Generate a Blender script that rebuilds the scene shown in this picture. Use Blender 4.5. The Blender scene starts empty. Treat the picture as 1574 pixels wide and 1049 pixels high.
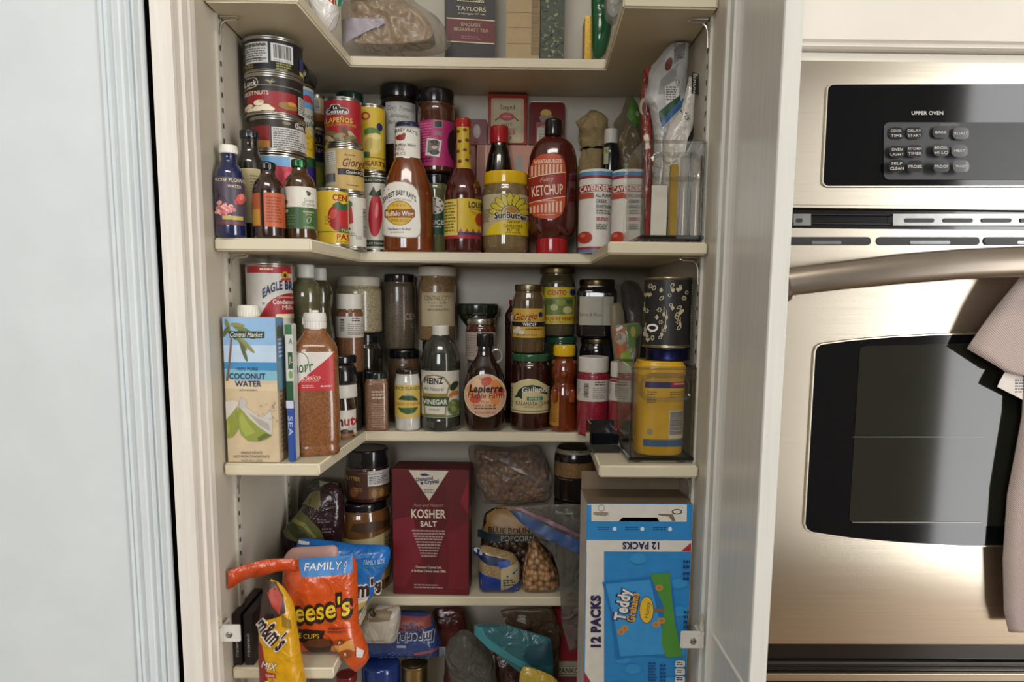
import bpy, bmesh, math, random
from mathutils import Vector, Matrix, noise
random.seed(4)
SC = bpy.context.scene
COL = SC.collection
pi = math.pi
# ------------------------------------------------------------------ camera
F, CX, CY = 1050.0, 787.0, 590.0           # focal length and principal point in pixels of the 1574x1049 frame
YAW, PIT, ROL = 0.01298, -0.12064, 0.00859
CAM = Vector((0, -1.1, 0))
FW = Vector((math.sin(YAW) * math.cos(PIT), math.cos(YAW) * math.cos(PIT), math.sin(PIT)))
_r = Vector((math.cos(YAW), -math.sin(YAW), 0)); _u = _r.cross(FW)
RT = _r * math.cos(ROL) + _u * math.sin(ROL); UP = -_r * math.sin(ROL) + _u * math.cos(ROL)
cd = bpy.data.cameras.new('camera'); cam = bpy.data.objects.new('camera', cd); COL.objects.link(cam)
M = Matrix((RT, UP, -FW)).transposed().to_4x4(); M.translation = CAM; cam.matrix_world = M
cd.sensor_fit = 'HORIZONTAL'; cd.sensor_width = 36; cd.lens = F * 36 / 1574; cd.shift_y = (CY - 524.5) / 1574
cd.clip_start = .02
SC.camera = cam

def at(px, py, Y):
    "point of the place that lies at depth Y on the sight line of a pixel"
    d = FW + RT * ((px - CX) / F) - UP * ((py - CY) / F)
    return CAM + d * ((Y + 1.1) / d.y)
def proj(P):
    d = Vector(P) - CAM; z = d.dot(FW)
    return CX + F * d.dot(RT) / z, CY - F * d.dot(UP) / z

# ------------------------------------------------------------------ world, lights, exposure
SC.view_settings.view_transform = 'Standard'; SC.view_settings.look = 'None'
SC.view_settings.gamma = 1; SC.view_settings.use_curve_mapping = False
SC.view_settings.exposure = 0.14
w = bpy.data.worlds.new('daylight'); SC.world = w; w.use_nodes = True
w.node_tree.nodes['Background'].inputs[0].default_value = (.75, .86, 1, 1)
w.node_tree.nodes['Background'].inputs[1].default_value = 1.0
def area(name, loc, rot, sx, sy, power, col):
    l = bpy.data.lights.new(name, 'AREA'); l.shape = 'RECTANGLE'; l.size = sx; l.size_y = sy; l.energy = power; l.color = col
    o = bpy.data.objects.new(name, l); COL.objects.link(o); o.location = loc; o.rotation_euler = rot; return o
# daylight entering the two windows of the kitchen's far wall and the ceiling light over the room
area('window_daylight', (-.55, -3.02, .5), (pi / 2, 0, 0), .9, .8, 19, (.95, .98, 1))
area('glass_door_daylight', (3.2, -3.02, -.1), (pi / 2, 0, 0), 1.9, 2.7, 118, (1, .985, .96))
area('ceiling_lamp', (-.1, -1.5, 1.28), (0, 0, 0), 1.1, .35, 13, (1, .93, .83))

# ------------------------------------------------------------------ materials
def lin(c): return c / 12.92 if c <= .04045 else ((c + .055) / 1.055) ** 2.4
def rgb(h):
    h = h.lstrip('#'); return tuple(lin(int(h[i:i + 2], 16) / 255) for i in (0, 2, 4)) + (1,)
MC = {}
def mt(s):
    """material from a short spec: kind:hex. p paper, g gloss, w glass over contents, m metal, c clear, r rough, x grains, t paint, f film, s steel"""
    if not isinstance(s, str): return s
    if s in MC: return MC[s]
    k, h = s.split(':') if ':' in s else ('p', s)
    m = bpy.data.materials.new('mat_' + k + '_' + h.strip('#')); m.use_nodes = True; MC[s] = m
    nt = m.node_tree; N = nt.nodes; L = nt.links; b = N['Principled BSDF']; I = b.inputs
    c = rgb(h); I['Base Color'].default_value = c
    def mottled(scale, lo, hi, detail=3, stretch=None):
        tc = N.new('ShaderNodeTexCoord'); no = N.new('ShaderNodeTexNoise'); no.inputs['Scale'].default_value = scale; no.inputs['Detail'].default_value = detail
        src = tc.outputs['Object']
        if stretch:
            mp = N.new('ShaderNodeMapping'); mp.inputs['Scale'].default_value = stretch; L.new(src, mp.inputs[0]); src = mp.outputs[0]
        L.new(src, no.inputs['Vector'])
        cr = N.new('ShaderNodeValToRGB'); cr.color_ramp.elements[0].position = .3; cr.color_ramp.elements[1].position = .7
        cr.color_ramp.elements[0].color = tuple(min(1, x * lo) for x in c[:3]) + (1,); cr.color_ramp.elements[1].color = tuple(min(1, x * hi) for x in c[:3]) + (1,)
        L.new(no.outputs['Fac'], cr.inputs[0]); L.new(cr.outputs[0], I['Base Color']); return no
    def bump(node, strength, dist):
        bp = N.new('ShaderNodeBump'); bp.inputs['Strength'].default_value = strength; bp.inputs['Distance'].default_value = dist
        L.new(node.outputs[0], bp.inputs['Height']); L.new(bp.outputs[0], I['Normal'])
    if k == 'p': I['Roughness'].default_value = .42; mottled(60, .94, 1.05)
    elif k == 'g': I['Roughness'].default_value = .16; I['Coat Weight'].default_value = .4; mottled(25, .92, 1.06)
    elif k == 'w': I['Roughness'].default_value = .12; I['Coat Weight'].default_value = 1; I['Coat Roughness'].default_value = .03; mottled(45, .8, 1.2)
    elif k == 'm': I['Metallic'].default_value = 1; I['Roughness'].default_value = .3; mottled(80, .9, 1.08)
    elif k == 'r': I['Roughness'].default_value = .85; n = mottled(300, .85, 1.12); bump(n, .3, .001)
    elif k == 't':
        I['Roughness'].default_value = .38; n = mottled(14, .97, 1.03); bump(n, .05, .002)
    elif k == 'k':   # painted oak: long vertical grain lines
        I['Roughness'].default_value = .42; n = mottled(1, .93, 1.04, 4, (150, 150, 9)); bump(n, .35, .0015)
    elif k == 'f': # plastic film pouch
        I['Roughness'].default_value = .22; I['Coat Weight'].default_value = .5; I['Coat Roughness'].default_value = .1; n = mottled(30, .93, 1.06); n.inputs['Distortion'].default_value = 1.6; bump(n, .7, .008)
    elif k == 'x':   # grains, seeds, granules behind clear plastic
        tc = N.new('ShaderNodeTexCoord'); v = N.new('ShaderNodeTexVoronoi'); v.inputs['Scale'].default_value = 620
        L.new(tc.outputs['Object'], v.inputs['Vector']); cr = N.new('ShaderNodeValToRGB')
        e = cr.color_ramp.elements; e[0].color = tuple(x * .45 for x in c[:3]) + (1,); e[1].color = tuple(min(1, x * 1.45) for x in c[:3]) + (1,)
        L.new(v.outputs['Color'], cr.inputs[0]); L.new(cr.outputs[0], I['Base Color']); I['Roughness'].default_value = .3; I['Coat Weight'].default_value = .8; I['Coat Roughness'].default_value = .05
    elif k in 'yz':   # large kernels (nuts, chickpeas)
        tc = N.new('ShaderNodeTexCoord'); v = N.new('ShaderNodeTexVoronoi'); v.inputs['Scale'].default_value = 120 if k == 'y' else 105
        v.inputs['Randomness'].default_value = 1 if k == 'y' else .55
        L.new(tc.outputs['Object'], v.inputs['Vector']); cr = N.new('ShaderNodeValToRGB')
        e = cr.color_ramp.elements; e[0].color = tuple(min(1, x * 1.5) for x in c[:3]) + (1,); e[1].color = tuple(x * .25 for x in c[:3]) + (1,); e[0].position = .25; e[1].position = .75
        L.new(v.outputs['Distance'], cr.inputs[0]); L.new(cr.outputs[0], I['Base Color']); I['Roughness'].default_value = .35
        bp = N.new('ShaderNodeBump'); bp.inputs['Strength'].default_value = .8; bp.inputs['Distance'].default_value = .004; bp.invert = True
        L.new(v.outputs['Distance'], bp.inputs['Height']); L.new(bp.outputs[0], I['Normal'])
        I['Coat Weight'].default_value = .5; I['Coat Roughness'].default_value = .08
    elif k == 's':   # brushed stainless steel
        I['Metallic'].default_value = 1; I['Roughness'].default_value = .22; I['Anisotropic'].default_value = .85; I['Anisotropic Rotation'].default_value = .25
        tg = N.new('ShaderNodeTangent'); tg.direction_type = 'UV_MAP'; L.new(tg.outputs[0], I['Tangent'])
        mottled(1, .93, 1.05, 4, (6, 6, 500))
    elif k == 'd': I['Roughness'].default_value = .07; I['Specular IOR Level'].default_value = .4; mottled(30, .95, 1.05)
    elif k == 'o': I['Roughness'].default_value = .3; n = mottled(1, .94, 1.04, 4, (150, 150, 9)); bump(n, .12, .0012)
    elif k == 'h': I['Metallic'].default_value = .85; I['Roughness'].default_value = .33; mottled(40, .95, 1.04)
    elif k == 'u':   # woven cloth
        I['Roughness'].default_value = .95; n = mottled(9, .94, 1.05); wv = N.new('ShaderNodeTexWave'); wv.inputs['Scale'].default_value = 260; wv.bands_direction = 'DIAGONAL'
        tc = N.new('ShaderNodeTexCoord'); L.new(tc.outputs['Object'], wv.inputs['Vector']); bump(wv, .35, .001)
    if k in 'cb':    # c clear plastic or glass wall, b cloudy bag film
        tr = N.new('ShaderNodeBsdfTransparent'); tr.inputs[0].default_value = c
        I['Roughness'].default_value = .16; I['Coat Weight'].default_value = 1; I['Coat Roughness'].default_value = .05
        I['Base Color'].default_value = tuple(x * .9 for x in c[:3]) + (1,)
        if k == 'b':
            tc = N.new('ShaderNodeTexCoord'); no = N.new('ShaderNodeTexNoise'); no.inputs['Scale'].default_value = 22; no.inputs['Detail'].default_value = 3; no.inputs['Distortion'].default_value = 1.5
            L.new(tc.outputs['Object'], no.inputs['Vector']); bump(no, 1, .02)
        lw = N.new('ShaderNodeLayerWeight'); lw.inputs['Blend'].default_value = .25
        ma = N.new('ShaderNodeMath'); ma.operation = 'MULTIPLY_ADD'; ma.use_clamp = True
        L.new(lw.outputs['Facing'], ma.inputs[0]); ma.inputs[1].default_value = .45 if k == 'c' else .4; ma.inputs[2].default_value = .03 if k == 'c' else .14
        mx = N.new('ShaderNodeMixShader'); L.new(ma.outputs[0], mx.inputs[0]); L.new(tr.outputs[0], mx.inputs[1])
        if k == 'c': gl = N.new('ShaderNodeBsdfGlossy'); gl.inputs['Roughness'].default_value = .04; gl.inputs[0].default_value = (.95, .95, .95, 1); L.new(gl.outputs[0], mx.inputs[2])
        else: L.new(b.outputs[0], mx.inputs[2])
        L.new(mx.outputs[0], N['Material Output'].inputs['Surface'])
    return m

# ------------------------------------------------------------------ mesh helpers
def mesh_obj(name, V, Fc, mats, idx=None, parent=None, smooth=True, ang=35, uv=False):
    me = bpy.data.meshes.new(name); me.from_pydata([tuple(v) for v in V], [], Fc)
    for m in (mats if isinstance(mats, (list, tuple)) else [mats]): me.materials.append(mt(m))
    if idx: me.polygons.foreach_set('material_index', idx)
    if smooth:
        me.polygons.foreach_set('use_smooth', [True] * len(me.polygons)); me.set_sharp_from_angle(angle=math.radians(ang))
    if uv:
        u = me.uv_layers.new(name='UVMap')
        for l in me.loops: p = me.vertices[l.vertex_index].co; u.data[l.index].uv = (p.z, p.x + .3 * p.y)
    me.validate()
    o = bpy.data.objects.new(name, me); COL.objects.link(o)
    if parent: o.parent = parent
    return o
def fixn(o):
    bm = bmesh.new(); bm.from_mesh(o.data); bmesh.ops.recalc_face_normals(bm, faces=bm.faces); bm.to_mesh(o.data); bm.free(); return o
def tag(o, label, cat, group=None, kind=None):
    if label: o['label'] = label
    if cat: o['category'] = cat
    if group: o['group'] = group
    if kind: o['kind'] = kind
    return o
def empty(name, loc, label, cat, group=None, rz=0):
    e = bpy.data.objects.new(name, None); COL.objects.link(e); e.location = loc; e.rotation_euler = (0, 0, rz); e.empty_display_size = .02
    return tag(e, label, cat, group)
def boxvf(x0, x1, y0, y1, z0, z1):
    V = [(x, y, z) for z in (z0, z1) for y in (y0, y1) for x in (x0, x1)]
    return V, [(0, 2, 3, 1), (4, 5, 7, 6), (0, 1, 5, 4), (2, 6, 7, 3), (0, 4, 6, 2), (1, 3, 7, 5)]
def merge(*vfs):
    V, Fc = [], []
    for v, f in vfs:
        n = len(V); V += list(v); Fc += [tuple(i + n for i in q) for q in f]
    return V, Fc
def box(name, x0, x1, y0, y1, z0, z1, mat, parent=None, bev=0, seg=2, uv=False):
    V, Fc = boxvf(x0, x1, y0, y1, z0, z1)
    o = mesh_obj(name, V, Fc, mat, parent=parent, smooth=bev > 0, uv=uv and not bev)
    if bev: bevel(o, bev, seg)
    if uv and bev: adduv(o)
    return o
def adduv(o):
    u = o.data.uv_layers.new(name='UVMap')
    for l in o.data.loops: p = o.data.vertices[l.vertex_index].co; u.data[l.index].uv = (p.z, p.x + .3 * p.y)
def bevel(o, wd, seg=2, ang=35):
    bm = bmesh.new(); bm.from_mesh(o.data); bmesh.ops.recalc_face_normals(bm, faces=bm.faces)
    bmesh.ops.bevel(bm, geom=[e for e in bm.edges if len(e.link_faces) == 2 and e.calc_face_angle(0) > math.radians(ang)], offset=wd, segments=seg, affect='EDGES', clamp_overlap=True)
    bm.to_mesh(o.data); bm.free()
    o.data.polygons.foreach_set('use_smooth', [True] * len(o.data.polygons)); o.data.set_sharp_from_angle(angle=math.radians(45))
def prism(pts, a0, a1, axis='z'):
    "extrude a polygon; pts are the two other coordinates (xy for z, xz for y)"
    n = len(pts)
    def P(p, a): return (p[0], p[1], a) if axis == 'z' else ((p[0], a, p[1]) if axis == 'y' else (a, p[0], p[1]))
    V = [P(p, a0) for p in pts] + [P(p, a1) for p in pts]
    return V, [tuple(range(n))[::-1], tuple(range(n, 2 * n))] + [(i, (i + 1) % n, n + (i + 1) % n, n + i) for i in range(n)]
def tube(path, r, seg=8, closed=False):
    "tube along a list of points; r number or list"
    P = [Vector(p) for p in path]; n = len(P); V, Fc = [], []; prev = None
    for i, p in enumerate(P):
        t = (P[(i + 1) % n] - P[i - 1]) if closed else (P[min(i + 1, n - 1)] - P[max(i - 1, 0)])
        t.normalize(); a = prev if prev is not None else (Vector((0, 0, 1)) if abs(t.z) < .9 else Vector((1, 0, 0)))
        a = (a - t * a.dot(t)).normalized(); prev = a; b = t.cross(a); rr = r[i] if isinstance(r, (list, tuple)) else r
        ra, rb = rr if isinstance(rr, tuple) else (rr, rr)
        for k in range(seg): V.append(p + a * ra * math.cos(2 * pi * k / seg) + b * rb * math.sin(2 * pi * k / seg))
    for i in range(n if closed else n - 1):
        j = (i + 1) % n
        for k in range(seg): Fc.append((i * seg + k, i * seg + (k + 1) % seg, j * seg + (k + 1) % seg, j * seg + k))
    if not closed: Fc += [tuple(range(seg))[::-1], tuple((n - 1) * seg + k for k in range(seg))]
    return V, Fc
def rounded(prof, rad):
    out = [prof[0]]
    for i in range(1, len(prof) - 1):
        a, b, c = Vector(prof[i - 1]), Vector(prof[i]), Vector(prof[i + 1]); d1, d2 = (a - b).length, (c - b).length
        if d1 < 1e-6 or d2 < 1e-6: out.append(prof[i]); continue
        k = min(rad, d1 * .49, d2 * .49); p, q = b + (a - b) * k / d1, b + (c - b) * k / d2
        for t in (0, .33, .67, 1): out.append(tuple((1 - t) ** 2 * p + 2 * t * (1 - t) * b + t * t * q))
    return out + [prof[-1]]
def sup(t, sx, sy, n):
    "unit superellipse; t measured from the front (-y), positive towards +x"
    s, c = math.sin(t), math.cos(t)
    k = 1 if n == 2 else (abs(s) ** n + abs(c) ** n) ** (-1 / n)
    return s * k * sx, -c * k * sy
def lathe(prof, seg=40, sx=1, sy=1, n=2, rib=None):
    V, Fc = [], []
    for r, z in prof:
        for k in range(seg):
            x, y = sup(2 * pi * k / seg, sx, sy, n); q = r
            if rib and rib[2] <= z <= rib[3]: q *= 1 + rib[1] * (1 if k % 2 else -1)
            V.append((x * q, y * q, z))
    m = len(prof)
    for i in range(m - 1):
        for k in range(seg): Fc.append((i * seg + k, i * seg + (k + 1) % seg, (i + 1) * seg + (k + 1) % seg, (i + 1) * seg + k))
    Fc += [tuple(range(seg))[::-1], tuple((m - 1) * seg + k for k in range(seg))]
    return V, Fc

# ------------------------------------------------------------------ lettering and printed art
TX = {}
def textmesh(s, bold=0.0, shear=0.0):
    if 'M' in s: bold = 0
    k = (s, bold, shear)
    if k in TX: return TX[k]
    c = bpy.data.curves.new('lettering', 'FONT'); c.body = s; c.size = 1; c.offset = bold; c.shear = shear; c.resolution_u = 3; c.space_character = 1 + bold * 2
    o = bpy.data.objects.new('lettering', c); me = bpy.data.meshes.new_from_object(o)
    V = [(v.co.x, v.co.y) for v in me.vertices]; Fc = [tuple(p.vertices) for p in me.polygons]
    bpy.data.objects.remove(o); bpy.data.meshes.remove(me); bpy.data.curves.remove(c)
    if V:
        x0 = min(v[0] for v in V); x1 = max(v[0] for v in V); V = [((x - (x0 + x1) / 2), y - .35) for x, y in V]; TX[k] = (V, Fc, x1 - x0)
    else: TX[k] = ([], [], 1)
    return TX[k]
class Dec:
    """printed art laid on a surface; all coordinates in photo pixels. fmap(px,py,off)->local point; cu/cv = cell size in pixels where the art is cut so that it follows the curve"""
    def __init__(s, fmap, cu=None, cv=None, off=.0004, step=.00005, gx=None):
        s.f, s.cu, s.cv, s.off, s.step, s.n = fmap, cu, cv, off, step, 0; s.V, s.F, s.I, s.M = [], [], [], []; s.gx = gx
    def mi(s, m):
        if m not in s.M: s.M.append(m)
        return s.M.index(m)
    def _cut(s, V, Fc):
        if not s.cu and not s.cv: return V, Fc
        bm = bmesh.new(); vs = [bm.verts.new((x, y, 0)) for x, y in V]
        for q in Fc:
            try: bm.faces.new([vs[i] for i in q])
            except ValueError: pass
        for ax, c in ((0, s.cu), (1, s.cv)):
            if not c: continue
            lo = min(v[ax] for v in V); hi = max(v[ax] for v in V); k = math.ceil(lo / c + 1e-6)
            while k * c < hi - 1e-6:
                no = (1, 0, 0) if ax == 0 else (0, 1, 0); co = (k * c, 0, 0) if ax == 0 else (0, k * c, 0)
                bmesh.ops.bisect_plane(bm, geom=list(bm.verts) + list(bm.edges) + list(bm.faces), plane_co=co, plane_no=no, dist=1e-5); k += 1
        bmesh.ops.triangulate(bm, faces=[f for f in bm.faces if len(f.verts) > 4])
        bm.verts.index_update(); V2 = [(v.co.x, v.co.y) for v in bm.verts]; F2 = [tuple(v.index for v in f.verts) for f in bm.faces]; bm.free(); return V2, F2
    def add(s, V, Fc, m, keep=False):
        if s.gx: V = [s.gx(x, y) for x, y in V]
        V, Fc = s._cut(V, Fc); o = s.off + s.step * s.n; n0 = len(s.V); i = s.mi(m)
        s.V += [s.f(x, y, o) for x, y in V]
        for q in Fc: s.F.append(tuple(a + n0 for a in q)); s.I.append(i)
        if not keep: s.n += 1
        return s
    def poly(s, pts, m, keep=False):
        bm = bmesh.new(); f = bm.faces.new([bm.verts.new((x, y, 0)) for x, y in pts]); bmesh.ops.triangulate(bm, faces=[f]); bm.verts.index_update()
        V = [(v.co.x, v.co.y) for v in bm.verts]; Fc = [tuple(v.index for v in f.verts) for f in bm.faces]; bm.free(); return s.add(V, Fc, m, keep)
    def rect(s, x0, y0, x1, y1, m, keep=False): return s.add([(x0, y0), (x1, y0), (x1, y1), (x0, y1)], [(0, 1, 2, 3)], m, keep)
    def rrect(s, x0, y0, x1, y1, r, m):
        P = []
        for cx, cy, a in ((x1 - r, y1 - r, 0), (x0 + r, y1 - r, 90), (x0 + r, y0 + r, 180), (x1 - r, y0 + r, 270)):
            for k in range(5): t = math.radians(a + k * 22.5); P.append((cx + r * math.cos(t), cy + r * math.sin(t)))
        return s.poly(P, m)
    def ell(s, cx, cy, rx, ry, m, n=22, rot=0, keep=False):
        c, q = math.cos(rot), math.sin(rot)
        return s.poly([(cx + rx * math.cos(2 * pi * k / n) * c - ry * math.sin(2 * pi * k / n) * q, cy + rx * math.cos(2 * pi * k / n) * q + ry * math.sin(2 * pi * k / n) * c) for k in range(n)], m, keep)
    def text(s, t, cx, cy, h, m, w=None, arch=0, rot=0, bold=0, shear=0, slope=0):
        V, Fc, tw = textmesh(t, bold, shear)
        if not V: return s
        k = h / .7; kx = k if w is None else w / tw; hw = tw * kx / 2 + 1e-6; c, q = math.cos(rot), math.sin(rot); P = []
        for x, y in V:
            X, Y = x * kx, -y * k + arch * (x * kx / hw) ** 2 + slope * x * kx; P.append((cx + X * c - Y * q, cy + X * q + Y * c))
        return s.add(P, Fc, m)
    def lines(s, x0, y0, x1, y1, n, m, gap=.5, jag=.25):
        "rows of print too small to read in the photo"
        h = (y1 - y0) / n; V, Fc = [], []
        for i in range(n):
            x = x0; ya = y0 + i * h
            xe = x1 - random.random() * (x1 - x0) * jag
            while x < xe - .5:
                l = min(xe - x, random.uniform(2.2, 6)); k = len(V); V += [(x, ya), (x + l, ya), (x + l, ya + h * gap), (x, ya + h * gap)]; Fc.append((k, k + 1, k + 2, k + 3)); x += l + .9
        return s.add(V, Fc, m) if V else s
    def bars(s, x0, y0, x1, y1, m, vert=True):
        V, Fc = [], []; a, e = (x0, x1) if vert else (y0, y1)
        while a < e - .4:
            l = random.uniform(.5, 1.5); b = min(e, a + l); k = len(V)
            V += [(a, y0), (b, y0), (b, y1), (a, y1)] if vert else [(x0, a), (x1, a), (x1, b), (x0, b)]; Fc.append((k, k + 1, k + 2, k + 3)); a = b + random.uniform(.5, 1.1)
        return s.add(V, Fc, m)
    def done(s, name='label', parent=None):
        return mesh_obj(name, s.V, s.F, s.M, s.I, parent, smooth=bool(s.cv and s.step > .0001), ang=70)

# ------------------------------------------------------------------ things placed by what the photo shows of them
# depths (and trimmed extents) settled so that neighbours on a shelf stand clear of each other
SETTLED = {
    (333, 374, 224): (-0.2103, 335.9, 371.1),
    (363, 409, 201): (-0.1646, 363.0, 409.0),
    (389, 437, 250): (-0.2053, 389.8, 436.2),
    (437, 486, 246): (-0.1802, 437.8, 485.2),
    (389, 469, 242): (-0.1050, 389.0, 469.0),
    (386, 470, 188): (-0.1050, 386.0, 470.0),
    (376, 468, 125): (-0.1050, 378.0, 466.0),
    (374, 467, 70): (-0.1050, 375.9, 465.1),
    (518, 562, 145): (0.0800, 518.1, 561.9),
    (552, 602, 270): (0.0477, 553.1, 600.9),
    (548, 593, 165): (0.0477, 548.1, 592.9),
    (588, 640, 264): (0.0951, 588.7, 639.3),
    (585, 644, 133): (0.0951, 585.2, 643.8),
    (646, 694, 270): (0.0703, 646.2, 693.8),
    (642, 699, 141): (0.0703, 642.2, 698.8),
    (588, 666, 190): (0.0255, 588.9, 665.1),
    (683, 741, 183): (0.0303, 683.1, 740.9),
    (745, 789, 195): (0.0953, 746.6, 787.4),
    (743, 811, 267): (0.0344, 744.9, 809.1),
    (812, 887, 184): (0.0286, 812.5, 886.5),
    (884, 938, 170): (0.0867, 884.9, 937.1),
    (889, 942, 264): (0.0105, 889.2, 941.8),
    (922, 952, 199): (0.0463, 922.6, 951.4),
    (1044, 1058, 240): (-0.1887, 1044.2, 1057.8),
    (1062, 1078, 240): (-0.1976, 1062.0, 1078.0),
    (438, 506, 407): (-0.0817, 442.8, 501.2),
    (466, 520, 412): (-0.0172, 469.8, 516.2),
    (452, 521, 481): (-0.1550, 453.1, 519.9),
    (500, 550, 590): (-0.0486, 503.5, 546.5),
    (498, 549, 545): (-0.0486, 501.5, 545.5),
    (514, 560, 572): (0.0146, 516.9, 557.1),
    (514, 561, 452): (0.0146, 516.5, 558.5),
    (528, 590, 512): (0.0786, 529.6, 588.4),
    (512, 592, 426): (0.0786, 517.4, 586.6),
    (596, 648, 537): (0.1090, 597.1, 646.9),
    (586, 642, 422): (0.1090, 589.1, 638.9),
    (644, 706, 524): (0.0924, 647.7, 702.3),
    (640, 704, 407): (0.0924, 643.3, 700.7),
    (560, 597, 572): (0.0191, 560.9, 596.1),
    (607, 646, 567): (0.0214, 607.2, 645.8),
    (647, 708, 500): (0.0295, 650.2, 704.8),
    (784, 846, 543): (0.0398, 785.4, 844.6),
    (787, 838, 438): (0.0398, 787.5, 837.5),
    (836, 887, 517): (0.0751, 836.5, 886.5),
    (827, 885, 411): (0.0751, 828.3, 883.7),
    (890, 943, 519): (0.0695, 890.0, 943.0),
    (886, 948, 430): (0.0695, 886.7, 947.3),
    (845, 888, 530): (0.0206, 845.5, 887.5),
}
ALL = []
class T:
    """a container standing at depth Y on height zb; x0,x1,yt are its photo extents, turned to face the room"""
    def __init__(s, name, label, cat, x0, x1, yt, Y, zb, group=None, face=True, rz=0.0):
        s.key = (x0, x1, yt)
        if (x0, x1, yt) in SETTLED: Y, a_, b_ = SETTLED[(x0, x1, yt)]; x0, x1 = a_, b_
        ALL.append(s); s.sx = s.sy = 1; s.n = 2; s.P = None; s.D = None; s.flat = False; s.zlim = None
        s.pc, s.hw, s.yt, s.Y, s.zb = (x0 + x1) / 2, (x1 - x0) / 2, yt, Y, zb + .0006
        zb = s.zb
        yb = proj((0, Y, zb))[1]; X = at(s.pc, (yt + yb) / 2, Y).x; yb = proj((X, Y, zb))[1]; ym = (yt + yb) / 2
        s.yb = yb; s.X = at(s.pc, ym, Y).x; s.R = (at(x1, ym, Y).x - at(x0, ym, Y).x) / 2; s.H = at(s.pc, yt, Y).z - zb
        for zt in (Z1, Z2, Z3, Z4):
            if zb < zt - TH: lim = zt - TH - .003 - zb; s.H = lim if lim < s.H < lim + .03 else s.H 
        s.top = zb + s.H
        s.rz = (math.atan2(-s.X, 1.1 + Y) if face else 0) + rz
        s.e = empty(name, (s.X, Y, zb), label, cat, group, s.rz); s.k = s.R / s.hw
    def z(s, py): return (s.yb - py) / (s.yb - s.yt) * s.H
    def pr(s, prof, rnd=.002):
        P = [(hw * s.k, s.z(py)) for hw, py in prof]; return rounded(P, rnd) if rnd else P
    def lathe(s, name, prof, mat, rnd=.002, sx=1, sy=1, n=2, seg=40, rib=None, parent=None, body=False, lab=None):
        P = s.pr(prof, rnd)
        if body: s.P, s.sx, s.sy, s.n = P, sx, sy, n
        if rib: rib = (rib[0], rib[1], s.z(rib[2]), s.z(rib[3])); seg = rib[0] * 2
        V, Fc = lathe(P, seg, sx, sy, n, rib); o = mesh_obj(name, V, Fc, mat, parent=parent or s.e)
        if lab: o['label'] = lab
        return o
    def rad(s, z):
        best = 0
        for (r0, z0), (r1, z1) in zip(s.P, s.P[1:]):
            if min(z0, z1) - 1e-7 <= z <= max(z0, z1) + 1e-7:
                best = max(best, r0 + (r1 - r0) * ((z - z0) / (z1 - z0) if abs(z1 - z0) > 1e-9 else 1))
        return best
    def smap(s, px, py, off):
        z = min(max(s.z(py), s.zlim[0] if s.zlim else s.P[0][1] + .0008), s.zlim[1] if s.zlim else max(p[1] for p in s.P) - .0008); r = s.rad(z); u = (px - s.pc) * s.k / max(r * s.sx, 1e-4); r += off; c = max(-1, min(1, u))
        u = math.asin(c) + u - c if s.n == 2 else math.atan(u * s.sx / s.sy)
        x, y = sup(u, s.sx, s.sy, s.n); return (x * r, y * r, z)
    def dec(s, cv=None, off=.0004): return Dec(s.smap, cu=max(1.3, s.hw * .09), cv=cv or (None if s.flat else 6), off=off)
    def wrap(s, y0, y1, mat, D=None, off=.0003, name='label'):
        "label printed all the way round"
        D = D or s.dec(); V, Fc = [], []; ns = 64; zs = [y0 + (y1 - y0) * i / 4 for i in range(5)]
        for py in zs:
            for k in range(ns):
                z = s.z(py); r = s.rad(z) + off; x, y = sup(2 * pi * k / ns, s.sx, s.sy, s.n); V.append((x * r, y * r, z))
        i0 = D.mi(mat); n0 = len(D.V); D.V += V
        for i in range(4):
            for k in range(ns): D.F.append(tuple(n0 + a for a in (i * ns + k, i * ns + (k + 1) % ns, (i + 1) * ns + (k + 1) % ns, (i + 1) * ns + k))); D.I.append(i0)
        D.n += 2; return D
    # typical bodies -------------------------------------------------
    def can(s, wrapmat, metal='m:#b9b6ae', trim=5):
        h, b, t = s.hw, s.yb, s.yt; s.flat = True; s.zlim = (s.z(b - trim), s.z(t + trim))
        s.lathe('can_body', [(h * .9, b), (h, b), (h, b - 2), (h * .965, b - 3), (h * .965, t + 3.4), (h, t + 2.4), (h, t), (h * .93, t), (h * .92, t + 2.2), (h * .55, t + 2.2), (h * .5, t + 1.6), (.5, t + 1.6)], metal, .0006, body=True)
        return s.wrap(t + trim, b - trim, wrapmat) if wrapmat else None
    def jar(s, yl, body, lid, neck=.9, lhw=None, shoulder=8, rib=None, lidname='lid', n=2, sy=1):
        h, b = s.hw, s.yb; l = lhw or h * .93
        s.lathe('jar_body', [(h * .86, b), (h, b - 2), (h, yl + shoulder), (h * neck, yl + 2), (h * neck, yl - 1), (h * neck * .9, yl - 1)], body, .004, body=True, n=n, sy=sy)
        s.lathe(lidname, [(l * .95, yl), (l, yl - .5), (l, s.yt + 2), (l * .96, s.yt), (l * .85, s.yt), (l * .82, s.yt + .8), (.5, s.yt + .8)], lid, .001, rib=rib)
    # cartons --------------------------------------------------------
    def box(s, D, mat, name='carton_body', bev=.0012, side=None, top=None):
        s.D = D; o = box(name, -s.R, s.R, 0, D, 0, s.H, mat, s.e, bev)
        if side:
            o.data.materials.append(mt(side))
            for p in o.data.polygons:
                if p.normal.y > -.7: p.material_index = 1
        if top:
            o.data.materials.append(mt(top))
            for p in o.data.polygons:
                if p.normal.z > .7: p.material_index = len(o.data.materials) - 1
        return o
    def face(s, off=.0004): return Dec(lambda x, y, o: ((x - s.pc) * s.k, -o, s.z(y)), off=off)
    def right(s, x0, x1, off=.0004): return Dec(lambda x, y, o: (s.R + o, (x - x0) / (x1 - x0) * s.D, s.z(y)), off=off)
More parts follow.
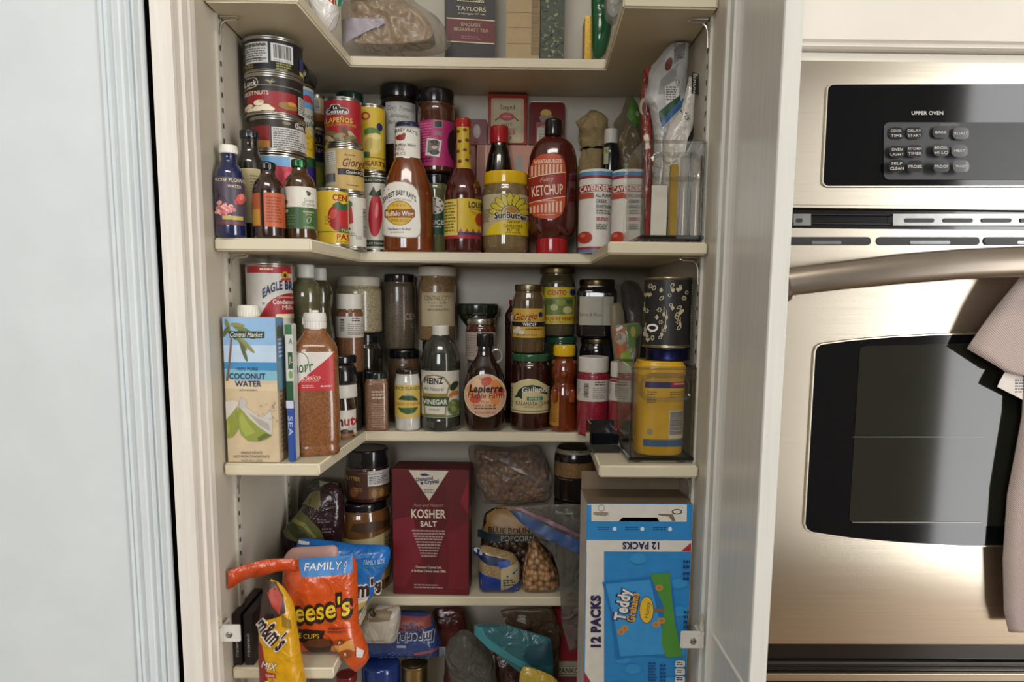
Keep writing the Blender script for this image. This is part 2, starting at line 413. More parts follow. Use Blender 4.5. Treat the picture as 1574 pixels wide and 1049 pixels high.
    def left(s, x0, x1, off=.0004): return Dec(lambda x, y, o: (-s.R - o, (x1 - x) / (x1 - x0) * s.D, s.z(y)), off=off)

def smooth_outline(P, n=72):
    "closed Catmull-Rom through the points, then n points evenly"
    Q = []; m = len(P)
    for i in range(m):
        a, b, c, d = (Vector(P[(i + k) % m]) for k in (-1, 0, 1, 2))
        if len(P[i]) > 2: pass
        for t in (0, .2, .4, .6, .8):
            v = .5 * (2 * b + (c - a) * t + (2 * a - 5 * b + 4 * c - d) * t * t + (3 * b - 3 * c + d - a) * t ** 3); l = b.lerp(c, t); q_ = l.lerp(v, .4); Q.append(q_)
    return Q
class Bag:
    """a soft pouch: photo outline at depth Y, real thickness D, wrinkled"""
    def __init__(s, name, label, cat, outline, Y, D, group=None, wr=.004, p=4.5, base=None, lean=0, seed=0, k=26):
        pts = [at(x, y, Y) for x, y in outline]; zb = base if base is not None else min(p_.z for p_ in pts); xc = sum(p_.x for p_ in pts) / len(pts)
        s.o = (xc, Y, zb); s.fl = base is not None; s.zm = min([zt - TH - .003 - zb for zt in Z if zt - TH > zb + .03] + [9]); s.Y, s.D, s.wr, s.p, s.lean, s.seed, s.kk = Y, D, wr, p, lean, seed, k
        s.e = empty(name, s.o, label, cat, group); s.setout([(p_.x - xc, p_.z - zb) for p_ in pts])
    def setout(s, P):
        if s.fl: P = [(x, max(z, .0012)) for x, z in P]
        lo, hi = XL + .005 - s.o[0], (XR - .0066 if s.Y < -.04 else XR - .003) - s.o[0]; P = [(min(max(x, lo), hi), z) for x, z in P]
        s.B = smooth_outline(P); A = sum((a.x * b.y - b.x * a.y) for a, b in zip(s.B, s.B[1:] + s.B[:1])) / 2
        s.c = Vector((sum((a.x + b.x) * (a.x * b.y - b.x * a.y) for a, b in zip(s.B, s.B[1:] + s.B[:1])), sum((a.y + b.y) * (a.x * b.y - b.x * a.y) for a, b in zip(s.B, s.B[1:] + s.B[:1])))) / (6 * A)
        s.Rt = []
        N = 120
        for k in range(N):
            d = Vector((math.cos(2 * pi * k / N), math.sin(2 * pi * k / N))); best = 1e-4
            for a, b in zip(s.B, s.B[1:] + s.B[:1]):
                e = b - a; den = d.x * e.y - d.y * e.x
                if abs(den) < 1e-12: continue
                q = a - s.c; t = (q.x * e.y - q.y * e.x) / den; u = (q.x * d.y - q.y * d.x) / den
                if t > 0 and -1e-6 <= u <= 1.000001: best = max(best, t)
            s.Rt.append(best)
    def R(s, a):
        f = (a / (2 * pi)) % 1 * 120; i = int(f) % 120; return s.Rt[i] + (s.Rt[(i + 1) % 120] - s.Rt[i]) * (f - int(f))
    def y(s, x, z, side=-1, D=None):
        v = Vector((x, z)) - s.c; t = min(1, v.length / max(1e-5, s.R(math.atan2(v.y, v.x)))); D = D or s.D
        e = max(0, 1 - t ** s.p) ** .75
        q = noise.noise(Vector((x * s.kk, z * s.kk, s.seed * 3.1 + side))); n = q + .9 * (.35 - abs(noise.noise(Vector((x * s.kk * 1.7 + z * 9, z * s.kk * 1.3, s.seed + 7 + side))))) + .35 * noise.noise(Vector((x * s.kk * 4, z * s.kk * 4, s.seed)))
        return side * D / 2 * e + n * s.wr * (1 - t ** 6) + s.lean * z
    def skin(s, name, mat, shrink=1.0, D=None, parent=None, rings=18, N=72):
        V, Fc = [], []
        for side in (-1, 1):
            n0 = len(V)
            for i in range(rings + 1):
                t = (1 - (1 - i / rings) ** 1.6) * shrink
                for k in range(N):
                    a = 2 * pi * k / N; r = s.R(a) * t; x, z = s.c.x + r * math.cos(a), s.c.y + r * math.sin(a); z = min(max(z, .0012), s.zm) if s.fl else z; V.append((x, s.y(x, z, side, D) if i < rings or shrink < 1 else s.lean * z, z))
            for i in range(rings):
                for k in range(N):
                    q = (n0 + i * N + k, n0 + i * N + (k + 1) % N, n0 + (i + 1) * N + (k + 1) % N, n0 + (i + 1) * N + k); Fc.append(q if side > 0 else q[::-1])
        a, b = rings * N, (rings + 1) * N + rings * N
        if shrink < 1:
            for k in range(N): Fc.append((a + k, a + (k + 1) % N, b + (k + 1) % N, b + k))
        o = mesh_obj(name, V, Fc, mat, parent=parent or s.e, ang=60)
        bm = bmesh.new(); bm.from_mesh(o.data); bmesh.ops.remove_doubles(bm, verts=bm.verts, dist=2e-5); bmesh.ops.recalc_face_normals(bm, faces=bm.faces); bm.to_mesh(o.data); bm.free(); return o
    def dec(s, c=4.5, off=.0006):
        def f(px, py, o):
            P = at(px, py, s.Y); x, z = P.x - s.o[0], P.z - s.o[2]; z = min(max(z, .0013), s.zm) if s.fl else z; return (x, s.y(x, z) - o, z)
        return Dec(f, cu=c, cv=c, off=off, step=.00012)
BK, WH, CR = 'p:#17161a', 'p:#e6e2d8', 'p:#e3d8b4'
RD, YL, GN, NV = 'p:#a82025', 'p:#e0c02c', 'p:#2c5a34', 'p:#20285c'
# ------------------------------------------------------------------ the kitchen (behind and around the photographer)
def struct(o): o['kind'] = 'structure'; return o
TRIM = 't:#dfd9cc'
FZ, CZ = -1.5, 1.3
def slabs(name, mat, *bx): V, Fc = merge(*[boxvf(*b) for b in bx]); return struct(mesh_obj(name, V, Fc, mat, smooth=False))
slabs('floor', 'k:#8f7456', (-2.5, 5, -3.1, .3, FZ - .05, FZ))
slabs('ceiling', 't:#e9e6de', (-2.5, 5, -3.1, .3, CZ, CZ + .05))
slabs('wall_left', 't:#bcbab2', (-2.55, -2.5, -3.1, .3, FZ, CZ))
slabs('wall_right', 't:#bcb8ad', (5, 5.05, -3.1, .3, FZ, CZ))
slabs('wall_back', 't:#bcb8ad', (-2.5, 5, .25, .3, FZ, CZ))
slabs('wall_front', 't:#8d887c', (-2.5, -1.02, -3.1, -3.05, FZ, CZ), (-1.02, -.08, -3.1, -3.05, FZ, .08), (-1.02, -.08, -3.1, -3.05, .92, CZ), (-.08, 2.23, -3.1, -3.05, FZ, CZ), (2.23, 4.17, -3.1, -3.05, 1.27, CZ), (4.17, 5, -3.1, -3.05, FZ, CZ))
slabs('window_1', TRIM, (-.58, -.52, -3.0, -2.97, .08, .92), (-1.05, -.05, -3.0, -2.97, .05, .1), (-1.05, -.05, -3.0, -2.97, .9, .95))
slabs('door_1', TRIM, (3.17, 3.24, -3.0, -2.97, FZ, 1.2), (2.17, 2.25, -3.0, -2.97, FZ, 1.28), (4.15, 4.21, -3.0, -2.97, FZ, 1.28), (2.17, 4.21, -3.0, -2.97, 1.22, 1.28))
# ------------------------------------------------------------------ the pantry cupboard
XL, XR, YB, WY, TH = -.3652, .2588, .142, -.2247, .0159
pan = empty('pantry_cabinet', (-.05, YB, FZ), 'tall cream pantry cabinet with open front and U-shaped shelves full of groceries', 'cabinet')
def pl(o): o.parent = pan; o.matrix_parent_inverse = Matrix.Translation(-pan.location); return o
INN = 't:#c6beae'
pl(box('side_panel', XL - .018, XL, -.25, YB + .012, FZ + .1, .86, INN))
pl(box('side_panel', XR, XR + .018, -.25, YB + .012, FZ + .1, .86, INN))
pl(box('back_panel', XL, XR, YB, YB + .012, FZ + .1, .86, INN))
pl(box('top_panel', XL - .018, XR + .018, -.31, YB + .012, .86, .88, INN)); pl(box('plinth', XL - .018, XR + .018, -.25, YB, FZ, FZ + .1, INN))
# left stile: bright painted front edge, grooved jamb
pl(fixn(mesh_obj('face_frame_stile', *prism([(-.3895, -.252), (-.3895, -.303), (-.3872, -.31), (-.3642, -.31), (-.3638, -.3045), (-.3652, -.300), (-.3652, -.290), (-.3625, -.287), (-.3625, -.279), (-.3648, -.276), (-.3648, -.2665), (-.3632, -.264), (-.3632, -.252)], FZ + .1, .86), 'k:#eee8e0', smooth=False)))
# right side: deep cheek that comes forward beside the oven
pl(fixn(mesh_obj('face_frame_cheek', *prism([(.2588, -.252), (.2575, -.254), (.2575, -.262), (.2605, -.265), (.2605, -.279), (.2630, -.281), (.2655, -.286), (.2672, -.292), (.2672, -.4085), (.2685, -.41), (.2858, -.41), (.2868, -.408), (.2868, -.252)], FZ + .1, .86), 'o:#d3d3cc', smooth=False)))
p0, p1 = at(1094, 977, -.289), at(1133, 1049, -.345)
pl(mesh_obj('panel_bead', *tube([(.2668, p0.y, p0.z), (.2668, -.4, p0.z - .002)], .0022, 8), 'o:#d3d3cc'))
SH = [(.3703, -.25126, -.23633, .1531, .14229), (.0755, -.24253, -.22632, .13663, .1315), (-.2139, -.23927, -.22301, .13563, .12686), (-.4967, -.2269, -.22022, .118, None), (-.745, -.2269, -.22, .13, .125)]
Z = []
for i, (z, il, ml, mr, ir) in enumerate(SH):
    a, b = XL + .0015, XR - .0015
    P = [(a, WY), (il, WY), (ml, 0), (mr, 0)] + ([(ir, WY), (b, WY)] if ir else [(b, 0)]) + [(b, YB - .001), (a, YB - .001)]
    o = mesh_obj('shelf', *prism(P, z - TH, z), 't:#d6ccb2', smooth=False); bevel(o, .0022, 3); pl(o); Z.append(z)
Z1, Z2, Z3, Z4, Z5 = Z
# slotted metal shelf standards and the wire clips under the shelves
for sx, X, Y in ((1, XL, -.185), (-1, XR, -.197), (1, XL, .03)):
    a, b = sorted((X, X + sx * .0035)); V, Fc = boxvf(a, b, Y - .007, Y + .007, -1.0, .84)
    sl = []
    o = mesh_obj('shelf_standard', V, Fc, 'p:#c9c5ba', smooth=False); pl(o)
    D = Dec(lambda x, y, o_: (X + sx * (.0035 + o_), x, y)); zz = -.98
    while zz < .83:
        D.rect(Y - .0025, zz, Y + .0025, zz + .006, 'p:#4a463f', keep=True); zz += .019
    q = D.done('slot_row', o); o['label'] = 'slotted metal shelf standard'
    for z in Z[:4]:
        if sx < 0 and z == Z4: continue
        zc = z - TH - .006
        c = mesh_obj('shelf_clip', *tube([(X + sx * .004, Y, zc - .03), (X + sx * .005, Y - .001, zc - .012), (X + sx * .007, Y, zc - .004), (X + sx * .012, Y, zc), (X + sx * .026, Y - .001, zc + .0005), (X + sx * .029, Y, zc + .002), (X + sx * .026, Y, zc + .0045), (X + sx * .005, Y, zc + .0045)], .0014, 8), 'm:#c9c5ba'); pl(c)
# hinge plates left on the jambs
for sx, X, px, py, Y in ((1, XL + .002, 338, 972, -.252), (-1, XR - .0015, 1071, 982, -.268)):
    c = at(px, py, Y); V, Fc = boxvf(min(X, X + sx * .005), max(X, X + sx * .005), Y - .012, Y + .018, c.z - .010, c.z + .012)
    o = mesh_obj('hinge_plate', V, Fc, 'g:#cfcbc2'); bevel(o, .002); pl(o); o['label'] = 'small metal hinge plate with one screw'
    f = box('hinge_flange', -.016, .014, -.0035, 0, -.010, .013, 'g:#d3d0c8', bev=.001); f.location = (X + sx * .012, Y - .004, c.z); f.parent = o
    s_ = mesh_obj('screw', *lathe([(.0001, 0), (.0042, 0), (.004, .0012), (.0022, .0018), (.0015, .0008), (.0001, .0008)], 16), 'm:#a8a49c'); s_.rotation_euler = (pi / 2, 0, 0); s_.location = (X + sx * .012, Y - .0075, c.z); s_.parent = o
    wv = tube([(X + sx * .001, Y - .006 + random.uniform(-.004, .004), c.z + .013 + k * .006) for k in range(5)], [.0028, .0032, .0022, .0026, .001], 6)
    pl(mesh_obj('chipped_wood', *wv, 'r:#b9b3a3'))
# ------------------------------------------------------------------ neighbour cupboard on the left: pale panelled door
def X_(px, Y=-.33): return at(px, 500, Y).x
# offsets of the door's cross-section: px at the picture top mapped to the door plane
xs = lambda px: at(px, 0, -.31).x
pr_ = [(-1.15, .004)] + [(xs(p), y) for p, y in ((147, .004), (150, -.0005), (151.5, -.0005), (154, .0042), (157, .0005), (158.5, .0005), (161, .0045), (170, .0015), (173, -.0035), (175.5, -.0035), (178, .003), (191, .0075), (193, -.0035), (195, -.0035), (197.5, .0035), (201.5, .006), (203, -.002), (205, -.002), (207, .006), (211.5, .0115))] + [(xs(211.5), .0135), (-1.15, .0135)]
ld = fixn(mesh_obj('cabinet_door', *prism([(x, -.31 + y) for x, y in pr_], FZ + .1, .86), 't:#dee5e8', smooth=False))
tag(ld, 'pale blue-white panelled cabinet door left of the pantry', 'cabinet door')
lc = tag(box('base_cabinet', -1.15, -.394, -.235, .2, FZ, .88, 'p:#2b2826'), 'carcass behind the pale panelled door, coloured near black as shade in the gap', 'cabinet')  # near-black colour paints in the shade of the gap beside the stile
# ------------------------------------------------------------------ wall oven, cupboard above it
OY, OX0, OX1 = -.31, .2895, 1.06
def oz(py): return at(1400, py, OY).z
def ox(px): return at(px, 400, OY).x
ST, BLK = 's:#cac1b1', 'd:#0b0d11'
ocab = empty('oven_cabinet', (.67, .2, FZ), 'cream cabinet housing the wall oven', 'cabinet')
for nm, b, mat in (('carcass', (OX0, OX1 + .02, -.295, .24, FZ, oz(1140)), 't:#d9d2c6'), ('carcass', (OX0, OX1 + .02, -.28, .24, oz(97) + .004, .88), 't:#d9d2c6'), ('top_rail', (OX0, OX1 + .02, -.306, -.28, oz(95), oz(80)), TRIM)):
    o = box(nm, *b, mat, bev=.001); o.parent = ocab; o.matrix_parent_inverse = Matrix.Translation(-ocab.location)
z0, z1, z2 = oz(79), oz(74), oz(66)
o = fixn(mesh_obj('drawer_front', *prism([(-.281, z0), (-.314, z0), (-.317, z0 + .002), (-.317, z1), (-.313, z1 + .002), (-.313, z2 - .002), (-.318, z2), (-.319, .8), (-.281, .8)], OX0, OX1 + .02, 'x'), 't:#ddd7cd', smooth=False)); o.parent = ocab; o.matrix_parent_inverse = Matrix.Translation(-ocab.location)
ov = empty('wall_oven', (.67, OY, oz(1100)), 'stainless steel double wall oven with black glass', 'oven')
def op(o, par=None):
    o.parent = par or ov
    if not par: o.matrix_parent_inverse = Matrix.Translation(-ov.location)
    return o
op(box('oven_body', OX0 + .004, OX1, OY + .03, .2, oz(1130), oz(99), 'p:#191919'))
op(box('control_panel', OX0 + .002, OX1, OY - .008, OY + .03, oz(322), oz(98), ST, bev=.003, uv=True))
def odec(Yf, off=.0005): return Dec(lambda x, y, o: (at(x, y, OY).x, Yf - o, at(x, y, OY).z), off=off, step=.0003)
def rr(x0, y0, x1, y1, r, n=6, skew=0):
    P = []
    for cx, cy, a in ((x1 - r, y1 - r, 0), (x0 + r, y1 - r, 90), (x0 + r, y0 + r, 180), (x1 - r, y0 + r, 270)):
        for k in range(n + 1): t = math.radians(a + k * 90 / n); P.append((cx + r * math.cos(t), cy + r * math.sin(t)))
    return P
def plate(name, P, Yf, th, mat, par=None, bev=0, uv=False):
    V = [at(x, y, OY) for x, y in P]; o = fixn(mesh_obj(name, *prism([(v.x, v.z) for v in V], Yf - th, Yf, 'y'), mat, smooth=False, uv=uv and not bev))
    if bev: bevel(o, bev, 2, 50)
    if bev and uv: adduv(o)
    return op(o, par)
def ring(name, P, Yf, r, mat, par=None): return op(mesh_obj(name, *tube([(at(x, y, OY).x, Yf, at(x, y, OY).z) for x, y in P], r, 6, True), mat), par)
cp = rr(1258, 131, 1860, 289, 9); cp = [(x + (290 - y) * .05, y - max(0, (1500 - x)) * (.012 if y < 200 else 0) * -1) for x, y in cp]
dp = plate('display_glass', cp, OY - .008, .002, BLK); ring('display_trim', cp, OY - .0092, .0011, 'm:#e8e2d4')
D = odec(OY - .0105); LG = 'p:#c9c9c4'; DG = 'p:#26282b'; MG = 'p:#8b8d8c'
D.poly(rr(1350, 192, 1640, 279, 9), DG)
D.text('UPPER OVEN', 1416, 178, 5.4, LG, 48, bold=.015); D.text('CONVECTION', 1449, 196, 3, MG, 28)
for cx, cy, a in ((1368, 209, ('COOK', 'TIME')), (1395, 209, ('DELAY', 'START')), (1434, 208, ('BAKE',)), (1464, 210, ('ROAST',)), (1367, 238, ('OVEN', 'LIGHT')), (1393, 237, ('KITCHEN', 'TIMER')), (1432, 236, ('BROIL', 'HI-LO')), (1459, 237, ('HEAT',)), (1364, 260, ('SELF', 'CLEAN')), (1391, 261, ('PROBE',)), (1430, 261, ('PROOF',)), (1459, 261, ('WARM',))):
    D.poly(rr(cx - 12, cy - 9, cx + 12, cy + 9, 7), 'g:#111214')
    for i, t in enumerate(a): D.text(t, cx, cy + (i - (len(a) - 1) / 2) * 7.5, 4, LG, min(20, len(t) * 4.1))
op(D.done('control_lettering'), dp)
# vent gap with the slotted bracket
V, Fc = merge(boxvf(OX0 + .01, OX1, OY + .004, OY + .03, oz(352), oz(324)))
op(mesh_obj('vent_gap', V, Fc, 'g:#121316', smooth=False))
for a, b in ((1219, 1246), (1372, 1800)):
    V = [at(x, y, OY) for x, y in ((a, 329), (b, 329), (b, 347), (a, 347))]
    o = op(mesh_obj('vent_bracket', *prism([(v.x, v.z) for v in V], OY - .001, OY + .004, 'y'), 'm:#8e8f8c', smooth=False))
    D = odec(OY - .001); x = a + (17 if b > 1300 else 4)
    while x < b - 20 or (b < 1300 and x < b - 12): D.poly(rr(x, 336, x + (46 if b > 1300 else 10), 342.5, 3.2), 'p:#0b0b0c'); x += 59
    op(D.done('slots'), o)
for py in (331, 345): op(mesh_obj('vent_wire', *tube([(OX0 + .012, OY + .002, oz(py)), (OX1, OY + .002, oz(py) + .001)], .0011, 6), 'm:#3b3d40'))
# the lower oven's door
od = op(box('oven_door', OX0 + .002, OX1, OY - .012, OY + .03, oz(985), oz(354), ST, bev=.003, uv=True))
DF = OY - .012
D = odec(DF)
for a, b in ((1190, 1330), (1338, 1494), (1500, 1660), (1670, 1800)): D.poly(rr(a, 366, b, 378.5, 6), 'p:#0d0e10'); D.poly(rr(a + 50, 372, b - 45, 377, 2), 'm:#77797a')
op(D.done('vent_slots'), od)
wp = [(1230, 812)]
wp = [(1244, 540), (1247, 532), (1254, 528), (1300, 522), (1360, 517), (1420, 514), (1480, 513), (1560, 514), (1650, 518), (1760, 526), (1790, 530), (1800, 540), (1806, 806), (1798, 814), (1700, 826), (1560, 834), (1460, 833), (1380, 829), (1300, 822), (1240, 813), (1232, 808), (1229, 800)]
plate('door_glass', wp, DF, .002, BLK, od); ring('door_glass_trim', wp, DF - .0015, .0012, 'm:#efe8da', od)
D = odec(DF - .002); D.poly([(1312, 534), (1320, 531), (1495, 526), (1720, 530), (1722, 805), (1500, 803), (1303, 799), (1296, 794)], 'd:#24251f')
D.rect(1300, 668, 1500, 668.8, 'm:#5a5b58'); D.rect(1300, 796.5, 1495, 798, 'm:#6a6b66'); op(D.done('inner_window'), od)
hp = [(1110, 446, .012), (1150, 441, .026), (1215, 433, .040), (1290, 424, .047), (1380, 414, .052), (1480, 406, .055), (1574, 402, .057), (1680, 401, .055), (1800, 408, .047), (1860, 414, .03), (1868, 416, .012)]
hpp = []
for x, y, d in hp:
    P = at(x, y, DF - d); hpp.append((P.x, P.y, P.z))
hpp[0] = (OX0 + .020, DF - .002, hpp[0][2]); hpp[1] = (OX0 + .022, DF - .026, hpp[1][2])
op(mesh_obj('door_handle', *tube(hpp, [(.0155, .010)] * 4 + [(.0165, .0105)] * 7, 20), 'h:#8d8378'), od)
op(box('lower_gap', OX0 + .003, OX1, OY - .004, OY + .03, oz(1029), oz(986.5), 'g:#0c0c0d'))
op(mesh_obj('gap_bead', *tube([(OX0 + .004, OY - .006, oz(1016)), (OX1, OY - .006, oz(1018))], .004, 10), 'g:#101011'))
op(box('lower_trim', OX0 + .002, OX1, OY - .010, OY + .03, oz(1041), oz(1030), ST, bev=.001, uv=True))
op(box('lower_gap', OX0 + .003, OX1, OY, OY + .03, oz(1125), oz(1041.5), 'g:#0c0c0d'))
# ------------------------------------------------------------------ dish towel over the oven handle
def towel():
    P0 = at(1620, 402, DF - .03); hy, hz = P0.y, P0.z
    e = empty('dish_towel', (at(1560, 700, DF - .06).x, hy, at(1550, 970, DF - .06).z), 'pinkish grey woven dish towel hanging from the oven handle', 'towel')
    def cloth(name, rows, mat, th=.0022, wr=.004, sd=0):
        # rows: (py, [(px, extra depth)...]) from the handle down
        V, Fc = [], []; n = len(rows[0][1])
        R2 = []
        for i in range(len(rows) - 1):
            for k in range(6):
                t = k / 6; R2.append([(a[0] * (1 - t) + b[0] * t, a[1] * (1 - t) + b[1] * t, a[2] * (1 - t) + b[2] * t) for a, b in zip(rows[i][1], rows[i + 1][1])])
        R2.append(list(rows[-1][1])); G = []
        for r in R2:
            q = []
            for i in range(n - 1):
                for k in range(5): t = k / 5; q.append(tuple(r[i][j] * (1 - t) + r[i + 1][j] * t for j in range(3)))
            q.append(r[-1]); G.append(q)
        m = len(G[0])
        for q in G:
            for x, y, d in q:
                P = at(x, y, DF - d); nn = noise.noise(Vector((P.x * 22, P.z * 7, sd))) * wr; V.append((P.x - e.location.x, P.y + nn - e.location.y, P.z - e.location.z))
        for i in range(len(G) - 1):
            for k in range(m - 1): Fc.append((i * m + k, i * m + k + 1, (i + 1) * m + k + 1, (i + 1) * m + k))
        o = mesh_obj(name, V, Fc, mat, parent=e, ang=80); md = o.modifiers.new('thickness', 'SOLIDIFY'); md.thickness = th; return o
    cloth('towel_front', [(0, [(1578, 398, .036), (1660, 398, .036), (1800, 398, .034)]), (1, [(1576, 416, .034), (1660, 416, .035), (1800, 416, .034)]), (2, [(1532, 470, .027), (1640, 470, .032), (1800, 470, .032)]),
                    (3, [(1486, 536, .019), (1640, 540, .03), (1800, 540, .03)]), (4, [(1546, 572, .022), (1640, 592, .03), (1800, 592, .03)])], 'u:#b9a8a2', wr=.003, sd=1)
    cloth('towel_back', [(0, [(1580, 404, .024), (1660, 404, .024), (1800, 404, .023)]), (1, [(1578, 520, .019), (1650, 520, .021), (1800, 520, .02)]), (2, [(1570, 640, .017), (1650, 640, .02), (1800, 640, .019)]), (3, [(1548, 760, .016), (1640, 760, .02), (1800, 760, .018)]),
                    (4, [(1541, 860, .016), (1640, 860, .02), (1800, 860, .018)]), (5, [(1543, 940, .016), (1640, 945, .019), (1800, 950, .018)]), (6, [(1550, 971, .015), (1640, 975, .019), (1800, 980, .018)])], 'u:#ab9a94', wr=.003, sd=5)
    D = Dec(lambda x, y, o: tuple(a - b for a, b in zip(at(x, y, DF - .018 - o), e.location))); D.poly([(1548, 566), (1590, 588), (1590, 624), (1533, 595), (1537, 586)], 'p:#cfc4bb')
    D.lines(1560, 584, 1590, 606, 5, 'p:#4a4440'); o = D.done('care_label', e); md = o.modifiers.new('thickness', 'SOLIDIFY'); md.thickness = .0004; md.offset = 1
towel()
# ================================================================== TOP SHELF (only the lower part is in view)
def tiny(D, x0, y0, x1, y1, n, m='p:#8a8680'): D.lines(x0, y0, x1, y1, n, m)
b = Bag('snack_bag', 'white and red shiny snack bag at the left end of the top shelf', 'bag', [(497, 52), (514, 47), (522, 20), (524, -30), (520, -90), (478, -95), (470, -30), (480, 25)], -.02, .05, base=Z1, seed=1)
b.skin('pouch', 'f:#d9d6d0'); D = b.dec(); D.poly([(492, -20), (522, -22), (522, 18), (508, 8), (494, -2)], 'f:#c03028'); D.poly([(518, -10), (525, -10), (525, 10), (519, 14)], 'f:#2f8a4a'); D.poly([(524, -10), (528, -10), (527, 6), (525, 8)], 'f:#2a52a8'); D.done('printed_art', b.e)
b = Bag('zip_bag', 'clear zip bag of brown crackers beside the tea box', 'bag', [(528, 84), (560, 88), (620, 88), (676, 84), (694, 70), (690, 52), (672, 26), (640, 4), (610, -30), (560, -50), (526, -30), (524, 30)], .034, .055, base=Z1, seed=2, wr=.008)
b.skin('film', 'b:#e6e2dc'); b.skin('contents', 'f:#b0946e', .74, .045); D = b.dec(); D.poly([(526, 33), (560, 38), (594, 38), (596, 46), (560, 62), (528, 76)], 'p:#a9a2ac'); D.done('paper_note', b.e)
b.e.children[0]['label'] = 'clear crinkled film'
mesh = tube([tuple(Vector((at(x, y, .02).x - b.o[0], -.03, at(x, y, .02).z - b.o[2]))) for x, y in ((524, 2), (545, 6), (580, 4), (612, -2), (640, 6))], .0012, 6); mesh_obj('zip_strip', *mesh, 'g:#5a3050', parent=b.e)
t = T('tea_box', 'black and maroon loose tea carton with cream lettering on the top shelf', 'carton', 686, 761, -60, .066, Z1, face=False, rz=.12)
t.box(.07, 'p:#2b2a2d', side='p:#131317'); D = t.face(); D.rect(686.5, 29, 760.5, 66, 'p:#6a2226'); D.rect(686.5, 28.4, 760.5, 30, CR); D.rect(686.5, 64, 760.5, 65.6, CR)
D.text('TAYLORS', 724.5, 13, 6.6, CR, 45); D.text('of Harrogate', 716, 20.5, 3.2, CR, 24, shear=.25); D.text('EST. 1886', 738, 20.5, 2.4, CR, 16); D.text('ENGLISH', 723.5, 37.5, 5, 'p:#c9bba0', 29); D.text('BREAKFAST TEA', 724.5, 45.3, 5, 'p:#c9bba0', 53); tiny(D, 709, 55, 739, 61, 2, 'p:#96706a'); tiny(D, 703, -2, 745, 4, 2, CR); D.done('printed_front', t.e)
t = T('spaghetti_box', 'upright carton with tan side and leafy green photo face on the top shelf', 'carton', 778, 830, -70, .066, Z1, face=False, rz=.0)
t.box(.07, 'p:#a98f60'); D = t.face()
for y in (-8, 18, 41, 66): D.rect(779, y, 829, y + .8, 'p:#8e7648')
D.bars(817, -20, 829, 84, 'p:#8a7146', False); D.rect(830, -70, 868, 88, 'p:#23301c') if 0 else None; D.done('printed_front', t.e)
t2 = T('tea_carton', 'small carton covered in a photo of green leaves, right of the tan carton', 'carton', 831, 868, -70, .068, Z1, face=False); t2.box(.065, 'p:#2e3a24'); D = t2.face()
for i in range(150): D.ell(random.uniform(833, 866), random.uniform(-40, 86), random.uniform(1, 4), random.uniform(.7, 2), random.choice(['p:#6f7a4a', 'p:#48582e', 'p:#1b2416', 'p:#8f9468', 'p:#38482a']), 8, random.uniform(0, 3), keep=i % 10 > 0)
D.done('printed_front', t2.e)
t = T('foil_packet', 'narrow gold foil packet standing against the green packet on the top shelf', 'packet', 899, 910, 24, .05, Z1, face=False); t.box(.04, 'm:#a8873a'); D = t.face()
for i in range(14): D.ell(random.uniform(901, 908), random.uniform(28, 84), 1.2, .7, CR, 6, keep=True)
D.done('printed_front', t.e)
b = Bag('green_packet', 'tall dark green packet at the right end of the top shelf', 'packet', [(911, 88), (928, 88), (938, 60), (946, 10), (948, -40), (910, -45), (909, 20)], .04, .03, base=Z1, seed=4, wr=.002); b.skin('pouch', 'g:#1d5c38')
b = Bag('plastic_bag', 'wrinkled grey plastic bag hanging over the right wing of the top shelf', 'bag', [(930, 30), (942, 40), (952, 30), (958, 5), (958, -60), (930, -60), (929, 5)], -.03, .03, base=Z1, seed=5); b.skin('film', 'b:#d9d9d6'); b.skin('contents', 'p:#b9b7b2', .8, .02)

# ================================================================== SECOND SHELF: left wing
# bottles in front
t = T('rose_water_bottle', 'cobalt blue bottle with white ribbed cap and pink rose label', 'bottle', 333, 374, 224, -.2005, Z2)
t.lathe('bottle_body', [(20, t.yb), (22.6, t.yb - 3), (22.6, 280), (20, 264), (12.5, 252), (11, 246), (11, 236), (9, 236)], 'w:#141f4a', .004, body=True)
t.lathe('cap', [(12.6, 237), (13.4, 236), (13.4, 226), (12, 224), (1, 224)], 'p:#e9e6dc', .001, rib=(22, .03, 236, 227)); D = t.dec(); D.rect(330, 275, 374, 348, 'p:#4b4150'); D.text('ROSE FLOWER', 357, 279.5, 5.4, CR, 46, shear=0); D.text('WATER', 360, 289, 4.4, CR, 19)
for i in range(34):
    a = random.random(); D.ell(338 + random.gauss(6, 7), 326 + random.gauss(0, 5.5), random.uniform(2, 4.5), random.uniform(1.5, 3.4), random.choice(['p:#e09a95', 'p:#c86f74', 'p:#efb9ae', 'p:#a84f5c']), 9, a * 3, keep=i % 6 > 0)
D.ell(368, 307, 6, 9, 'p:#c9564e', rot=.4); D.ell(369, 304, 3, 5, 'p:#e2857a', rot=.3); D.ell(361, 313, 3, 4, 'p:#a33a4a'); D.rect(342, 334, 370, 340, 'p:#b9a75a')
for i in range(9): D.ell(335 + i * 4, 345, 2.5, 2, 'p:#7a3a44', 8, keep=True)
for x, y, dx, dy in ((334, 292, 6, 14), (338, 300, -4, 12), (343, 305, 5, 8)): D.poly([(x, y), (x + 1, y), (x + dx + 1, y + dy), (x + dx, y + dy)], 'p:#2a2430', True)
D.done('label', t.e)
t = T('extract_bottle', 'tall black-capped dark bottle with cream label behind the blue bottle', 'bottle', 363, 409, 201, -.165, Z2)
t.lathe('bottle_body', [(20, t.yb), (22.6, t.yb - 3), (22.6, 266), (20, 248), (13.5, 234), (12.5, 226), (12.5, 214), (10, 214)], 'w:#1a1613', .004, body=True)
